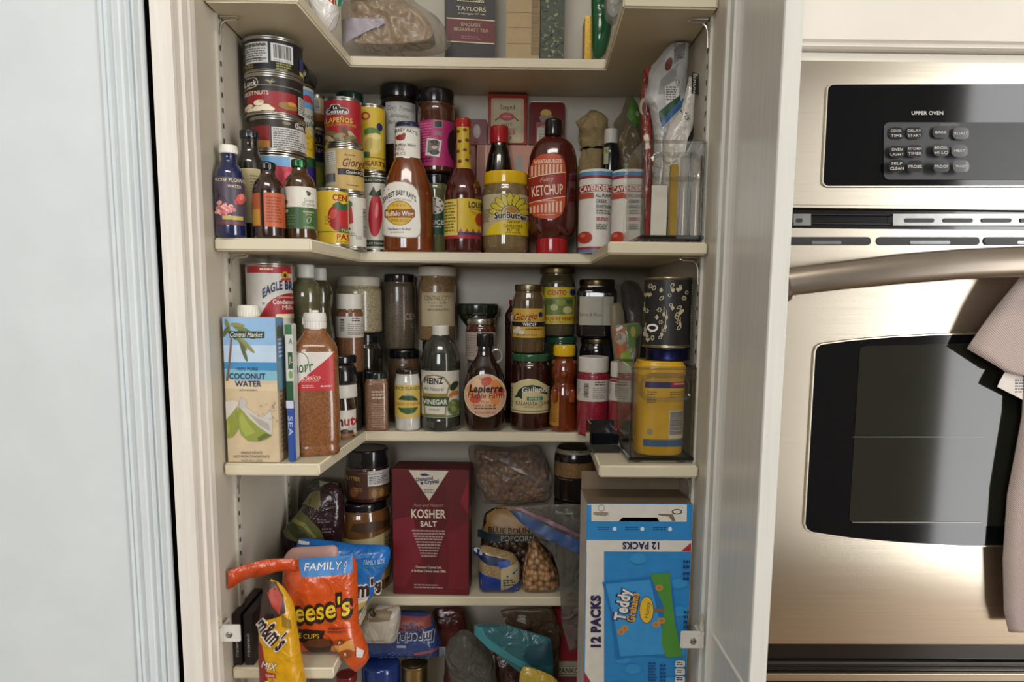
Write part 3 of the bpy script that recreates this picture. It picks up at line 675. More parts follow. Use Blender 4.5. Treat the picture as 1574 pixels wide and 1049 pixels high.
t.lathe('cap', [(13, 215), (13.8, 213), (13.8, 203), (12.4, 201), (1, 201)], 'g:#15151a', .001, rib=(24, .02, 213, 203)); D = t.dec(); D.rect(370, 262, 411, 345, 'p:#cfc193'); tiny(D, 385, 272, 398, 300, 6, 'p:#8f8458'); tiny(D, 385, 312, 398, 335, 5, 'p:#8f8458'); D.done('label', t.e)
t = T('amber_bottle', 'short amber bottle with orange label and black cap, front of left wing', 'bottle', 389, 437, 250, -.206, Z2)
t.lathe('bottle_body', [(21, t.yb), (23.5, t.yb - 3), (23.5, 293), (20, 280), (11.5, 270), (10.5, 262), (9, 262)], 'w:#2c1710', .004, body=True)
t.lathe('cap', [(11, 263), (11.6, 261), (11.6, 252), (10.6, 250), (1, 250)], 'g:#121214', .001, rib=(20, .02, 261, 252)); D = t.dec(); D.rect(388, 300, 401, 350, 'p:#a85330'); D.rect(389.5, 324, 400, 348, 'p:#b98a34'); D.rect(406, 299, 440, 351, 'p:#b85a34'); tiny(D, 409, 305, 432, 346, 9, 'p:#8f3f20'); D.done('label', t.e)
t = T('flavoring_bottle', 'amber bottle with green cap and white-over-green label, right of the amber one', 'bottle', 437, 486, 246, -.196, Z2)
t.lathe('bottle_body', [(22, t.yb), (24, t.yb - 3), (24, 289), (21, 276), (12, 266), (10.5, 258), (9, 258)], 'w:#40260f', .004, body=True)
t.lathe('cap', [(11.4, 259), (12, 257), (12, 248), (11, 246), (1, 246)], 'm:#3c6a48', .001, rib=(20, .02, 257, 248)); D = t.dec(); D.rect(434, 290, 488, 321, 'p:#d6d2c6'); D.rect(434, 321, 488, 354, 'p:#3d6132'); D.rect(434, 321, 461, 354, 'p:#2f4f2c')
D.text('Simply', 474, 310, 5, 'p:#6b705c', 15, shear=.2); D.text('Organic', 473.5, 315.8, 5, 'p:#6b705c', 18, shear=.2); D.ell(474, 300, 2.6, 3.4, 'p:#40502f', rot=.5); D.ell(471.5, 297, 1.5, 1.5, 'p:#40502f'); D.text('PEPPERMINT', 473, 328, 2.4, CR, 16); D.text('FLAVOR', 473, 331.8, 2.2, CR, 8); D.ell(473, 340, 3, 5.2, 'p:#c9d0b0', rot=.35); D.ell(473, 340, 2.4, 4.5, 'p:#3d6132', rot=.35); D.text('2 FL OZ (59mL)', 473, 351, 2, CR, 16)
D.ell(441, 313, 3.4, 3.4, 'p:#55604a'); D.ell(441, 327, 3.4, 3.4, 'p:#b9c4a4'); tiny(D, 437, 333, 455, 350, 4, 'p:#4d6b44'); D.done('label', t.e)
# cans
WC = 'black water chestnut cans'
t0 = T('food_can', 'bottom can of the left stack with red, white and blue fruit label', 'can', 389, 469, 242, -.085, Z2); D = t0.can('p:#c9c4be'); D.rect(404, 248, 446, 262, 'p:#6ea3d0'); D.rect(430, 262, 450, 300, 'p:#c02c3c'); D.ell(426, 275, 12, 14, 'p:#a3182e'); D.ell(444, 276, 7, 7, 'p:#d84058'); D.rect(452, 248, 470, 300, 'p:#312a78'); D.done('label', t0.e)
t = T('chestnut_can', 'third black can down the left stack, label showing a white nutrition panel', 'can', 386, 470, 188, -.085, t0.top, WC); D = t.can('p:#241d18'); D.rect(388, 203, 417, 238, 'p:#7a1c1c'); D.poly([(388, 228), (400, 224), (416, 226), (416, 238), (388, 238)], 'p:#a8783a'); D.rect(419, 205, 468, 239, 'p:#d0cdc8'); D.rect(420, 206, 467, 238, 'p:#bdbab6'); tiny(D, 421, 207, 466, 237, 9, 'p:#5b5a58'); D.ell(440, 198, 6, 2.4, 'p:#7a7850'); D.rrect(452, 194, 472, 204, 4, 'p:#c9c2ae'); D.rrect(453, 194.6, 472, 203.4, 4, 'p:#15120f'); D.text('Sun Luck', 467, 199, 6.5, WH, 25, bold=.02); tstk = t; D.done('label', t.e)
t = T('chestnut_can', 'second black can down the left stack, label picturing white chestnuts on red', 'can', 376, 468, 125, -.085, t.top, WC); D = t.can('p:#241d18'); D.rect(375, 152, 470, 182, 'p:#8f1f24'); D.rect(375, 143, 470, 144, 'p:#8a8272'); D.rrect(364, 132, 400, 147, 7, 'p:#c9c2ae'); D.rrect(365, 133, 399, 146, 6, 'p:#15120f'); D.text('Sun Luck', 381, 139.6, 8, WH, 34, bold=.02); D.text('WATER CHESTNUTS', 378, 155, 6, WH, 72); tiny(D, 378, 147, 394, 150, 1, 'p:#b9a03c')
for x, y, r in ((379, 176, 6), (387, 174, 5), (400, 170, 7), (410, 177, 8), (398, 179, 7), (388, 180, 5), (417, 179, 5)): D.ell(x, y, r, r * .62, 'p:#e6dcc0')
for x, y, r in ((404, 168, 4), (383, 178, 3)): D.ell(x, y, r, r * .5, 'p:#c9b48a')
D.ell(441, 172, 14, 6, 'p:#8f6a30'); D.ell(446, 168, 6, 3, 'p:#c98a3a'); D.rrect(453, 150, 470, 182, 2, 'p:#2a2422'); D.rect(455, 153, 470, 180, 'p:#c9c6c2'); tiny(D, 456, 155, 470, 179, 7, 'p:#5b5a58')
for a in range(5): D.ell(413 + a * 2, 139 + (a % 3 - 1) * 1.6, 3, 1, 'p:#9a9878', 8, a * .7)
D.done('label', t.e)
t = T('chestnut_can', 'topmost black can of the left stack, barcode turned to the front', 'can', 374, 467, 70, -.085, t.top, WC); D = t.can('p:#1d1d22'); D.rect(374, 80, 413, 111, 'p:#d9d8d6'); tiny(D, 375, 82, 412, 110, 8, 'p:#5b5a58'); D.rect(376, 84, 411, 85.2, BK); D.rect(376, 104, 411, 105.2, BK); D.rect(417, 81, 448, 108, 'p:#e0dfdd'); D.bars(421, 83, 446, 103, BK); D.text('0 74410 75510', 433, 106, 2.4, BK, 24); tiny(D, 424, 110, 446, 121, 3, 'p:#a8a04a'); tiny(D, 376, 113, 396, 122, 3, 'p:#a8a04a'); D.rect(457, 113, 470, 128, 'p:#c9b850'); D.rect(457, 92, 463, 112, 'p:#2c3468'); D.done('label', t.e)
tp = T('fruit_can', 'tall pineapple can with yellow and blue label behind the black can stack', 'can', 424, 485, 134, .0, Z2); D = tp.can('p:#c4c7b8'); D.rect(440, 143, 488, 170, 'p:#6ea6d8'); D.ell(474, 155, 6, 5, 'p:#cf3a34'); D.text('Dole', 474, 157, 9, 'p:#c0272d', 15, bold=.03); D.text('Crushed', 465, 181, 9, 'p:#2c3a2c', 34); D.text('Pineapple', 464, 192, 9, 'p:#2c3a2c', 40); D.ell(472, 225, 13, 20, 'p:#d8b53a')
for i in range(16): D.ell(random.uniform(464, 482), random.uniform(210, 240), 2, 2, 'p:#c09a28', 8, keep=True)
D.rect(455, 243, 488, 258, 'p:#2c5a2c'); D.rect(455, 258, 488, 300, 'p:#3a2a7a'); D.rect(424, 200, 488, 203, YL); D.done('label', tp.e)
# can lying on its side on top of the pineapple can
rr_ = min(.022, (Z1 - TH - tp.top) / 2 - .0012); zc = tp.top + rr_; P = at(467, 112, tp.Y)
e = empty('food_can', (P.x, tp.Y - .028, tp.top + .0006), 'small can lying on its side with its ringed end facing out', 'can')
o = mesh_obj('can_body', *lathe([(rr_ * .5, .0015), (rr_ * .55, 0), (rr_ * .7, .0022), (rr_ * .75, .0006), (rr_ * .88, .0022), (rr_ * .93, -.001), (rr_, -.001), (rr_, .003), (rr_ * .96, .005), (rr_ * .96, .048), (rr_, .05), (rr_, .052), (rr_ * .9, .052)], 40), 'm:#a9a59b', parent=e); o.rotation_euler = (-pi / 2, 0, 0); o.location = (0, 0, rr_)
t = T('bean_can', 'lower of two small cans behind, blue label with yellow beans', 'can', 470, 499, 204, .055, Z2 + .0); D = t.can('p:#8fa05a'); D.rect(470, 208, 501, 250, 'p:#22305e'); D.text('Man', 490, 232, 8, WH, 15); D.rect(470, 224, 500, 226, YL); D.text('U', 490, 218, 7, YL); D.ell(488, 272, 8, 14, 'p:#b8b84a'); D.rect(470, 300, 501, 312, 'p:#b04060'); D.done('label', t.e)
t = T('bean_can', 'upper of two small cans behind, brown label with barcode', 'can', 470, 499, 148, .055, t.top); D = t.can('p:#2a4a7a'); D.rect(482, 152, 497, 178, 'p:#c9a878'); D.rect(484, 154, 492, 176, WH); D.bars(485, 156, 491, 174, BK, False); D.rect(470, 180, 501, 202, 'p:#6a3f22'); D.ell(488, 184, 10, 6, 'p:#b0703a'); D.done('label', t.e)
# tomato cans and the cans stacked on them
t = T('tomato_paste_can', 'short yellow tomato paste can at the shelf edge by the left wing', 'can', 486, 536, 292, -.065, Z2); D = t.can('p:#d9b92f'); D.ell(521, 337, 17, 21, 'p:#9c1f22'); D.ell(531, 337, 12, 20, 'p:#b5262a'); D.ell(512, 332, 5, 8, 'p:#c04a3a', rot=.4); D.poly([(511, 318), (520, 312), (527, 316), (536, 312), (541, 319), (532, 325), (520, 325)], 'p:#2c5a34'); D.text('CENTO', 530, 306.5, 9, 'p:#9c2020', 36, bold=.03); D.rect(521, 352, 545, 358.5, GN); D.text('TOMATO', 536, 355.3, 4, CR, 26); D.rect(486, 358, 536, 359, 'p:#4a5a2c'); D.text('PASTE', 533, 365.5, 8.5, 'p:#9c2020', 32, bold=.02); D.text('NET WT 6 OZ (170g)', 528, 373, 2.6, 'p:#7a5a20', 24); tiny(D, 500, 335, 508, 350, 3, 'p:#b99a20'); D.done('label', t.e)
tw = T('tomato_can', 'white tomato can with barcode standing right of the yellow can', 'can', 513, 563, 301, -.012, Z2); D = tw.can('p:#d3cfc4'); D.poly([(533, 318), (541, 322), (543, 345), (534, 348)], 'p:#b03038'); D.ell(537, 317, 5, 5, 'p:#3f6a4a'); D.ell(535, 354, 4, 2, 'p:#2f5a3a'); tiny(D, 534, 360, 548, 366, 2); D.bars(557, 322, 561.5, 366, 'p:#4a4a48', False); D.rect(546, 364, 555, 370, 'p:#b9b5aa'); D.done('label', tw.e)
tg = T('bean_can', 'gold can with script lettering stacked on the white tomato can', 'can', 500, 560, 229, -.012, tw.top); D = tg.can('p:#bfa05c'); D.rect(501, 236, 518, 290, 'p:#b3aa90'); D.rect(503, 238, 517, 258, 'p:#c9c6bb'); tiny(D, 504, 240, 517, 258, 6); D.rect(501, 271, 517, 285, 'p:#8d8c84'); D.bars(501, 272, 516, 284, 'p:#3f3f3d'); D.rect(520, 264.5, 563, 273.5, BK); D.text('Chunks POTATO', 550, 269, 4.6, CR, 36, shear=.15); D.text('Giorgio', 546, 254, 12, 'p:#6a2a1c', 38, shear=.35, bold=.01, slope=-.08); tiny(D, 530, 243, 550, 246, 1, 'p:#7a5a2c'); tiny(D, 532, 288, 552, 291, 1, 'p:#7a5a2c'); D.done('label', tg.e)
t = T('pepper_can', 'red jalapeno can stacked on the gold can', 'can', 499, 556, 156, -.012, tg.top); D = t.can('p:#a3202a'); D.rrect(503, 173, 536, 183, 5, 'p:#d6cdb8'); D.rrect(509, 168, 524, 178, 4, 'p:#d6cdb8'); D.rrect(504, 174, 535, 182, 4, BK); D.rrect(510, 169, 523, 180, 4, BK); D.text('La', 516.5, 173, 4.6, WH, bold=.02); D.text('Costeña', 519, 178.6, 5.4, WH, 30, bold=.02); D.text('JALAPEÑOS', 517, 191.5, 7.2, 'p:#d6b53a', 48, bold=.025); D.text('SLICED JALAPEÑO PEPPERS', 521, 198.5, 3.6, 'p:#c9a03a', 50)
for i, (x, y, a) in enumerate(((512, 212, .3), (522, 215, -.2), (532, 208, .6), (540, 214, .9), (516, 222, 0), (530, 222, .3), (544, 222, 1.2), (508, 220, .8), (536, 218, -.4))): D.ell(x, y, 9, 3.6, ['p:#6a6844', 'p:#8f8a5c', 'p:#4f4e30', 'p:#a8a274'][i % 4], 12, a)
D.done('label', t.e)
# back row stacks
tj = T('dark_jar', 'tall jar with a dark green lid standing behind the red jalapeno can', 'jar', 518, 562, 145, .075, Z2); tj.jar(160, 'w:#2a1410', 'g:#12302a', .92)
t = T('tomato_can', 'peeled tomato can with dark green bands under the artichoke can', 'can', 552, 602, 270, .045, Z2); D = t.can('p:#cfcbbe'); D.rect(552, 276, 602, 285, 'p:#22382c'); D.rect(552, 371, 602, 381, 'p:#22382c'); D.text('PEELED TOMATOES', 578, 280.5, 3, CR, 40); D.ell(577, 333, 10, 33, 'p:#b01f2a', rot=.05); D.ell(579, 326, 2.4, 12, 'p:#d8737a', rot=.1); D.poly([(568, 303), (575, 290), (578, 299), (585, 294), (586, 303), (578, 306)], 'p:#1f3a22'); D.text('PEELED TOMATOES', 578, 376, 3, CR, 40); tb = t; D.done('label', t.e)
t = T('artichoke_can', 'yellow artichoke hearts can right of the red jalapeno can', 'can', 548, 593, 165, .045, tb.top); D = t.can('p:#cdb02f'); D.ell(563, 184, 7, 6, 'p:#a83a1c'); D.ell(563, 184, 3.4, 3.6, 'p:#d8b53a'); D.ell(583, 199, 4.5, 6, NV); D.ell(572, 208, 12, 7, 'p:#4f7a3a'); D.ell(572, 226, 14, 16, 'p:#d3c06a'); D.ell(566, 228, 6, 12, 'p:#b8a34a', rot=.3); D.ell(578, 214, 7, 5, 'p:#e0d38a'); D.rect(556, 238, 568, 246, GN); D.text('HEARTS', 574, 255, 7, 'p:#7a2a1a', 32, bold=.02); D.rect(548, 246, 594, 247, 'p:#7a6a1c'); tiny(D, 562, 262, 580, 264, 1, 'p:#7a6a1c'); D.done('label', t.e)
tl = T('dark_jar', 'dark jar with a black lid under the jar with the handwritten label', 'jar', 588, 640, 264, .077, Z2); tl.jar(280, 'w:#17120f', 'g:#1a1a1c', .92)
t = T('home_canned_jar', 'dark jar with black lid and white handwritten label', 'jar', 585, 644, 133, .077, tl.top); t.jar(153, 'w:#22120f', 'g:#18191b', .93, lhw=29.5); D = t.dec(); D.rect(594, 162, 638, 226, 'p:#b5b4b0')
D.text('Zesty Tomato', 615, 172, 6.5, 'p:#3c3c40', 40, shear=.3, rot=.06); D.text('Jalapeno', 614, 183, 6, 'p:#3c3c40', 28, shear=.3, rot=.06); D.text('Relish', 606, 193, 6, 'p:#3c3c40', 18, shear=.3); D.done('label', t.e)
ta = T('spice_jar', 'small jar with black cap and green-white label between the sauce bottles', 'jar', 646, 694, 270, .065, Z2); ta.jar(286, 'w:#5a5c3c', 'g:#16161a', .95, shoulder=6); D = ta.dec(); D.rect(648, 330, 694, 362, 'p:#1f4a38'); D.text('SAUCE', 667, 344, 6.5, WH, 30, bold=.02); D.ell(669, 319, 13, 13, 'p:#d6d3c6')
for k in range(8): D.ell(669 + 10 * math.cos(k * .785), 319 + 10 * math.sin(k * .785), 1.5, 1.5, BK, 8, keep=True)
D.poly([(668.5, 310), (669.5, 310), (669.5, 319), (676, 322), (675, 323), (668.5, 320)], BK); tiny(D, 660, 350, 680, 353, 1, WH); D.done('label', ta.e)
t = T('chili_crisp_jar', 'jar with black lid and bright pink label bearing a small portrait photo', 'jar', 642, 699, 141, .065, ta.top); t.jar(162, 'w:#4a2416', 'g:#14141a', .93, lhw=27.5, shoulder=10, rib=(30, .012, 160, 144)); D = t.dec(); D.rect(640, 191, 702, 260, 'p:#b02f6c'); tiny(D, 646, 195, 664, 240, 11, 'p:#d873a0'); D.poly([(657, 218), (679, 222), (675, 247), (654, 244)], 'p:#d9d5cc'); D.poly([(659, 221), (676, 224), (673, 242), (657, 240)], 'p:#7d7a76'); D.ell(668, 229, 5, 6.5, 'p:#c9a58e'); D.ell(668, 224.5, 6, 3.6, 'p:#26201e'); D.rect(663, 228, 673, 230, BK); D.ell(668, 240, 7, 4, 'p:#3a3c44'); D.rect(667, 192, 680, 203, 'p:#8f8d8c'); D.rect(668, 193, 679, 202, 'p:#2c2a2c'); D.rect(668, 208, 679, 215, 'p:#9a6a80'); D.ell(699, 225, 12, 25, 'p:#2a1a20'); tiny(D, 648, 248, 668, 256, 2, 'p:#5a1438'); D.done('label', t.e)

# ================================================================== SECOND SHELF: middle
t = T('wing_sauce_bottle', 'orange-brown wing sauce bottle with white oval label and white neck band', 'bottle', 588, 666, 190, .034, Z2); h = t.hw
t.lathe('bottle_body', [(36, t.yb), (38.8, t.yb - 4), (38.8, 308), (37, 290), (30, 268), (23, 250), (19.5, 244), (18.2, 196), (15, 195)], 'w:#6e3412', .006, sy=.64, body=True)
t.lathe('cap', [(18.6, 197), (18.6, 192), (17, 190), (1, 190)], 'g:#1f2748', .001, sy=.9); D = t.dec(off=.0006); V0 = [(606, 196), (646, 196), (646, 244), (606, 244)]; D.rect(606, 197, 645.5, 243.5, WH)
D.text("BABY RAY'S.", 626, 203, 5, BK, 34, arch=2.5, bold=.02, rot=.12); D.ell(617, 214, 7, 4.5, 'p:#8f2a22'); D.ell(622, 210, 3, 3, 'p:#8f2a22'); D.text('Buffalo Wing', 624, 225, 4.6, BK, 30, bold=.02); D.text('WING', 615, 231, 4.8, 'p:#7a2420', 14); D.text('SAUCE', 616, 238, 4.8, 'p:#7a2420', 17)
D.done('neck_label', t.e); D = t.dec(off=.0006); oval = [(587, 300), (590, 290), (598, 284), (608, 281), (622, 281.5), (634, 286), (641, 294), (644, 306), (646, 350), (645, 362), (640, 367.5), (626, 368.5), (600, 366.5), (590, 364), (586, 358)]; D.poly(oval, 'p:#8d8578'); D.poly([(616 + (x - 616) * .965, 325 + (y - 325) * .965) for x, y in oval], WH)
D.text("SWEET BABY RAY'S.", 615, 299, 7.6, 'p:#1d1b1e', 50, arch=11, bold=.03); D.text('GOURMET SAUCES', 615, 309, 2.8, 'p:#4a463f', 34, arch=3); D.ell(614.5, 330, 20.5, 19, 'p:#8d6a24'); D.ell(614.5, 330, 19.2, 17.8, 'p:#d6b02c'); D.rrect(592, 324, 637, 337, 3, 'p:#8f4a1c'); D.text('Buffalo Wing', 614.5, 330.5, 7, 'p:#e8dfc4', 41, bold=.02); D.text('WING SAUCE', 614.5, 341, 4.4, 'p:#6a3a14', 26); D.text('* * * *', 614, 319.5, 5, 'p:#6a3a14', 18); D.text('The Sauce is the Boss!', 614, 354, 4, 'p:#2c2c44', 34, shear=.2, bold=.01); tiny(D, 601, 358.5, 629, 361, 1); D.done('label', t.e)
t = T('hot_sauce_bottle', 'slim hot sauce bottle with spotted yellow neck band and red cap', 'bottle', 683, 741, 183, .031, Z2)
t.lathe('bottle_body', [(27, t.yb), (29.3, t.yb - 3), (29.3, 300), (27, 286), (18, 268), (12, 256), (11.2, 250), (11, 196), (9, 196)], 'w:#4a1410', .006, body=True); t.lathe('cap', [(11.6, 197), (12, 196), (12, 185), (10.5, 183), (1, 183)], 'g:#a8231e', .001)
D = t.dec(); D.poly([(703, 196), (727, 196), (727, 250), (727, 260), (703, 260), (703, 250)], 'p:#c9a826')
for i in range(4):
    for k in range(3): D.ell(704 + k * 10.5 + (i % 2) * 3, 204 + i * 15 - (k % 2) * 2, 3.1, 2.6, 'p:#6a3a18', 12, keep=True)
D.done('neck_band', t.e); D = t.dec(); D.rect(681, 308, 745, 366, 'p:#d3b52e'); D.rect(681, 362, 745, 369, 'p:#a3283a'); D.rect(681, 308, 704, 364, 'p:#dcc75a'); D.rect(681, 308, 704, 309, BK); tiny(D, 684, 313, 701, 360, 10, 'p:#7a6a28'); D.rect(703, 310, 704, 360, 'p:#9a3a2c'); D.text('LOUISIANA', 741, 317, 8.5, 'p:#26244a', 42, bold=.03); tiny(D, 722, 323, 742, 325.5, 1, 'p:#6a3a2c'); D.ell(737, 339, 7, 10, 'p:#a8321e'); D.text('HOT SAUCE', 735, 331, 3.6, 'p:#b04a1c', 24, arch=-4)
for x in range(704, 745, 9): D.poly([(x, 362), (x + 4.5, 353), (x + 9, 362)], 'p:#b8442c', True)
D.n += 1; D.rect(704, 359, 745, 363, 'p:#3a3468'); D.done('label', t.e)
# boxes at the back
tr = T('rice_box', 'salmon pink carton at the back, behind the red-capped dark bottle', 'carton', 733, 868, 223, .121, Z2, face=False); tr.box(.02, 'p:#b97f66'); D = tr.face(); D.rect(735, 226, 745, 330, 'p:#9c5f48'); D.rect(746, 225, 747.5, 330, 'p:#d8a890'); D.rect(792, 240, 803, 268, 'p:#8a8a84'); D.done('printed_front', tr.e)
tq = T('rice_box', 'muted brown-pink carton at the back, left of the salmon one', 'carton', 697, 731, 224, .121, Z2, face=False); tq.box(.02, 'p:#8f5c4c')
t = T('tea_box', 'dark red carton lying on the back cartons with a pale oval on it', 'carton', 702, 748, 183, .1215, tq.top, face=False); t.box(.019, 'p:#7a2a30'); D = t.face(); D.ell(733, 202, 5.5, 11, 'p:#b9a49a'); D.ell(735, 200, 3, 7, 'p:#c9b8ac'); D.rect(703, 218, 728, 221, 'p:#a03a40'); D.done('printed_front', t.e)
t = T('paprika_tin', 'tall red spice tin with cream front marked HOT, at the back', 'tin', 750, 810, 129, .1195, tr.top, face=False); t.box(.021, 'g:#a32c22', 'tin_body'); box('lid', -t.R * .98, t.R * .98, .0005, .0205, t.H, t.H + .0022, 'g:#2a1a18', t.e, .0008); D = t.face(); D.rrect(755, 137, 805, 219, 3, 'p:#bfae84'); D.rrect(757.5, 140, 802.5, 216, 2, 'p:#a8946a'); D.rrect(758.5, 141, 801.5, 215, 2, 'p:#c2b28a'); D.text('Szeged', 780, 153, 8, 'p:#3a2c24', 22, bold=.01); D.ell(779, 171, 11.5, 7.5, 'p:#a82a28'); D.ell(779, 171, 9, 5.5, 'p:#c04a48'); D.text('SZEGED', 779, 171, 2.6, CR, 12)
D.poly([(760, 178), (768, 171), (768, 173), (762, 179)], BK); D.poly([(798, 178), (790, 171), (790, 173), (796, 179)], BK); D.text('HOT', 780, 186, 6, 'p:#3a2c24', 16); D.text('HUNGARIAN', 780, 193.5, 2.4, 'p:#3a2c24', 28); D.rect(766, 196, 792, 204, 'p:#b05a4c'); D.text('PAPRIKA', 779, 200, 4, CR, 20); D.ell(783, 210, 4, 4, 'p:#8a7a54'); D.done('printed_front', t.e)
t = T('spice_tin', 'dark red tin with rounded top and yellow sun crest, right of the red tin', 'tin', 813, 868, 157, .1195, tr.top, face=False)
V, Fc = prism([(-t.R, 0), (t.R, 0), (t.R, t.H * .88)] + [(t.R - .006 + .006 * math.cos(a), t.H - .006 + .006 * math.sin(a)) for a in (0, .5, 1, 1.57)] + [(-t.R + .006 - .006 * math.sin(a), t.H - .006 + .006 * math.cos(a)) for a in (0, .5, 1, 1.57)], 0, .021, 'y'); o = mesh_obj('tin_body', V, Fc, 'g:#6e1a20', parent=t.e); bevel(fixn(o), .001)
mesh_obj('rim', *prism([(-t.R + .004, t.H), (t.R - .004, t.H), (t.R - .005, t.H + .0012), (-t.R + .005, t.H + .0012)], .0005, .0205, 'y'), 'm:#d3d0c8', parent=t.e); D = t.face(); D.ell(839, 175, 8.5, 7, 'p:#c9a62c'); D.poly([(828, 180), (834, 176), (840, 179), (846, 176), (852, 182), (848, 188), (832, 188)], 'p:#8d7a6a'); D.rect(824, 188, 858, 222, 'p:#8f3a3a'); D.rect(826, 196, 856, 220, 'p:#c2b8a8'); D.text('Chile', 841, 197, 7, 'p:#c9b89c', 24, shear=.4); tiny(D, 829, 206, 852, 217, 3, 'p:#8d7a6a'); D.done('printed_front', t.e)
t = T('soy_sauce_bottle', 'dark sauce bottle with bright red cap behind the sunflower butter jar', 'bottle', 745, 789, 195, .092, Z2); t.lathe('bottle_body', [(20, t.yb), (22, t.yb - 3), (22, 285), (21, 262), (17, 238), (13, 226), (12, 219), (10, 219)], 'w:#140b08', .006, body=True); t.lathe('cap', [(13.4, 221), (14, 219), (14, 197), (12.6, 195), (1, 195)], 'g:#a81f24', .001)
t = T('sunflower_butter_jar', 'squat jar with yellow lid and sunflower label', 'jar', 743, 811, 267, .037, Z2); t.lathe('jar_body', [(29, t.yb), (34.5, t.yb - 5), (35.3, t.yb - 12), (35.3, 296), (33, 288), (32.5, 282), (30, 282)], 'w:#7a6644', .006, body=True); t.lathe('lid', [(33, 286.5), (33.8, 285), (33.8, 269), (32, 267), (1, 267)], 'g:#dcb518', .001, rib=(40, .008, 285, 270))
D = t.dec(); D.rect(736, 303, 816, 364, 'p:#b9ad8a'); D.poly([(748, 364), (752, 354), (760, 347), (772, 343), (786, 342), (816, 342), (816, 364)], 'p:#dcc01e')
for k in range(9):
    a = math.radians(-175 + k * 21); x, y = 784 + 22 * math.cos(a), 331 + 20 * math.sin(a); D.ell(x, y, 10, 5, 'p:#2f3414', 14, a); D.ell(x, y, 9, 4.2, 'p:#c9b832', 14, a)
D.ell(785, 331, 10, 9, 'p:#a87a24'); D.text('SunButter', 785, 334.5, 10, 'p:#e6dfc9', 50, bold=.09, slope=.04, arch=2); D.text('SunButter', 785, 334.5, 9.4, 'p:#1d1712', 48, bold=.03, slope=.04, arch=2); D.text('Natural', 789, 344, 4.6, 'p:#5a3a14', 18, shear=.3); D.text('SUNFLOWER', 788, 350.5, 4.4, 'p:#3a2c10', 28); D.text('BUTTER', 789, 356, 4.4, 'p:#3a2c10', 18); D.text('NET WT 16 OZ (454g)', 788, 360.6, 2.4, 'p:#3a2c10', 22); tiny(D, 743, 325, 756, 345, 6, 'p:#8d8266'); D.done('label', t.e)
t = T('ketchup_bottle', 'dark red squeeze ketchup bottle standing on a red cap, orange striped label', 'bottle', 812, 887, 184, .032, Z2)
t.lathe('bottle_body', [(22, 368), (28, 366), (34, 358), (37.5, 346), (38.4, 330), (37, 312), (36.6, 300), (38, 285), (38.4, 262), (36, 240), (30, 222), (20, 214), (13, 210), (12.5, 206), (10, 206)], 'w:#481410', .008, sy=.72, body=True); t.lathe('cap', [(23, t.yb), (24.4, t.yb - 1), (24.4, 368), (22, 366), (1, 366)], 'g:#a01c22', .001, sy=.85, lab='red flip cap'); t.lathe('top_cap', [(12, 210), (13.6, 208), (13.6, 187), (11.5, 184), (1, 184)], 'g:#1b1414', .001, rib=(20, .015, 208, 192), lab='black cap')
D = t.dec(off=.0006, cv=8); ol = [(814, 262), (820, 248), (832, 241.5), (848, 240.5), (860, 243), (866, 252), (869, 270), (868, 318), (864, 332), (852, 340), (834, 338.5), (822, 334), (814.5, 322)]; D.poly(ol, 'p:#b8481e'); D.text('WHATABURGER', 842, 252, 6, 'p:#e2c9b0', 42, bold=.03)
for k in range(9): D.rect(817 + k * 5.4, 257, 819.8 + k * 5.4, 273, 'p:#dcb69c', True); D.rect(815.5 + k * 5.6, 312 + (8 - k) * .9, 818.4 + k * 5.6, 329, 'p:#dcb69c', True)
D.n += 1; D.poly([(813, 275), (868, 268), (868, 305), (813, 314)], 'p:#8f1f1a'); D.poly([(813, 275), (868, 268), (868, 269), (813, 276)], CR); D.poly([(813, 313), (868, 304), (868, 305), (813, 314)], CR); D.text('Fancy', 841, 279, 6.4, 'p:#d8b48c', 21, shear=.4, rot=-.08); D.text('KETCHUP', 841.5, 295, 15, 'p:#e6cdb0', 46, bold=.015, rot=-.06); tiny(D, 822, 311, 862, 313.5, 1, 'p:#dcb69c'); tiny(D, 828, 332, 855, 334.5, 1, 'p:#dcb69c'); D.done('label', t.e)
t = T('paper_wrapped_bottle', 'bottle wrapped in crumpled brown paper tied at the neck', 'bottle', 884, 938, 170, .07, Z2); NP = []
t.lathe('paper_wrap', [(22, t.yb), (24, t.yb - 4), (24, 270), (21, 250), (17.5, 232), (20, 215), (24, 200), (22, 185), (14, 176), (6, 171), (1, 170)], 'r:#8d7a54', .004, seg=48)
o = t.e.children[0]
for v in o.data.vertices: n = noise.noise(v.co * 60) * .006 + noise.noise(v.co * 150) * .003; v.co.x += n; v.co.y += n
mesh_obj('twist_tie', *tube([(t.k * 18.6 * math.cos(a), t.k * 18.6 * math.sin(a), t.z(229)) for a in [k * pi / 10 for k in range(20)]], .002, 6, True), 'm:#3a3026', parent=t.e)
SG = 'white seasoning shakers'
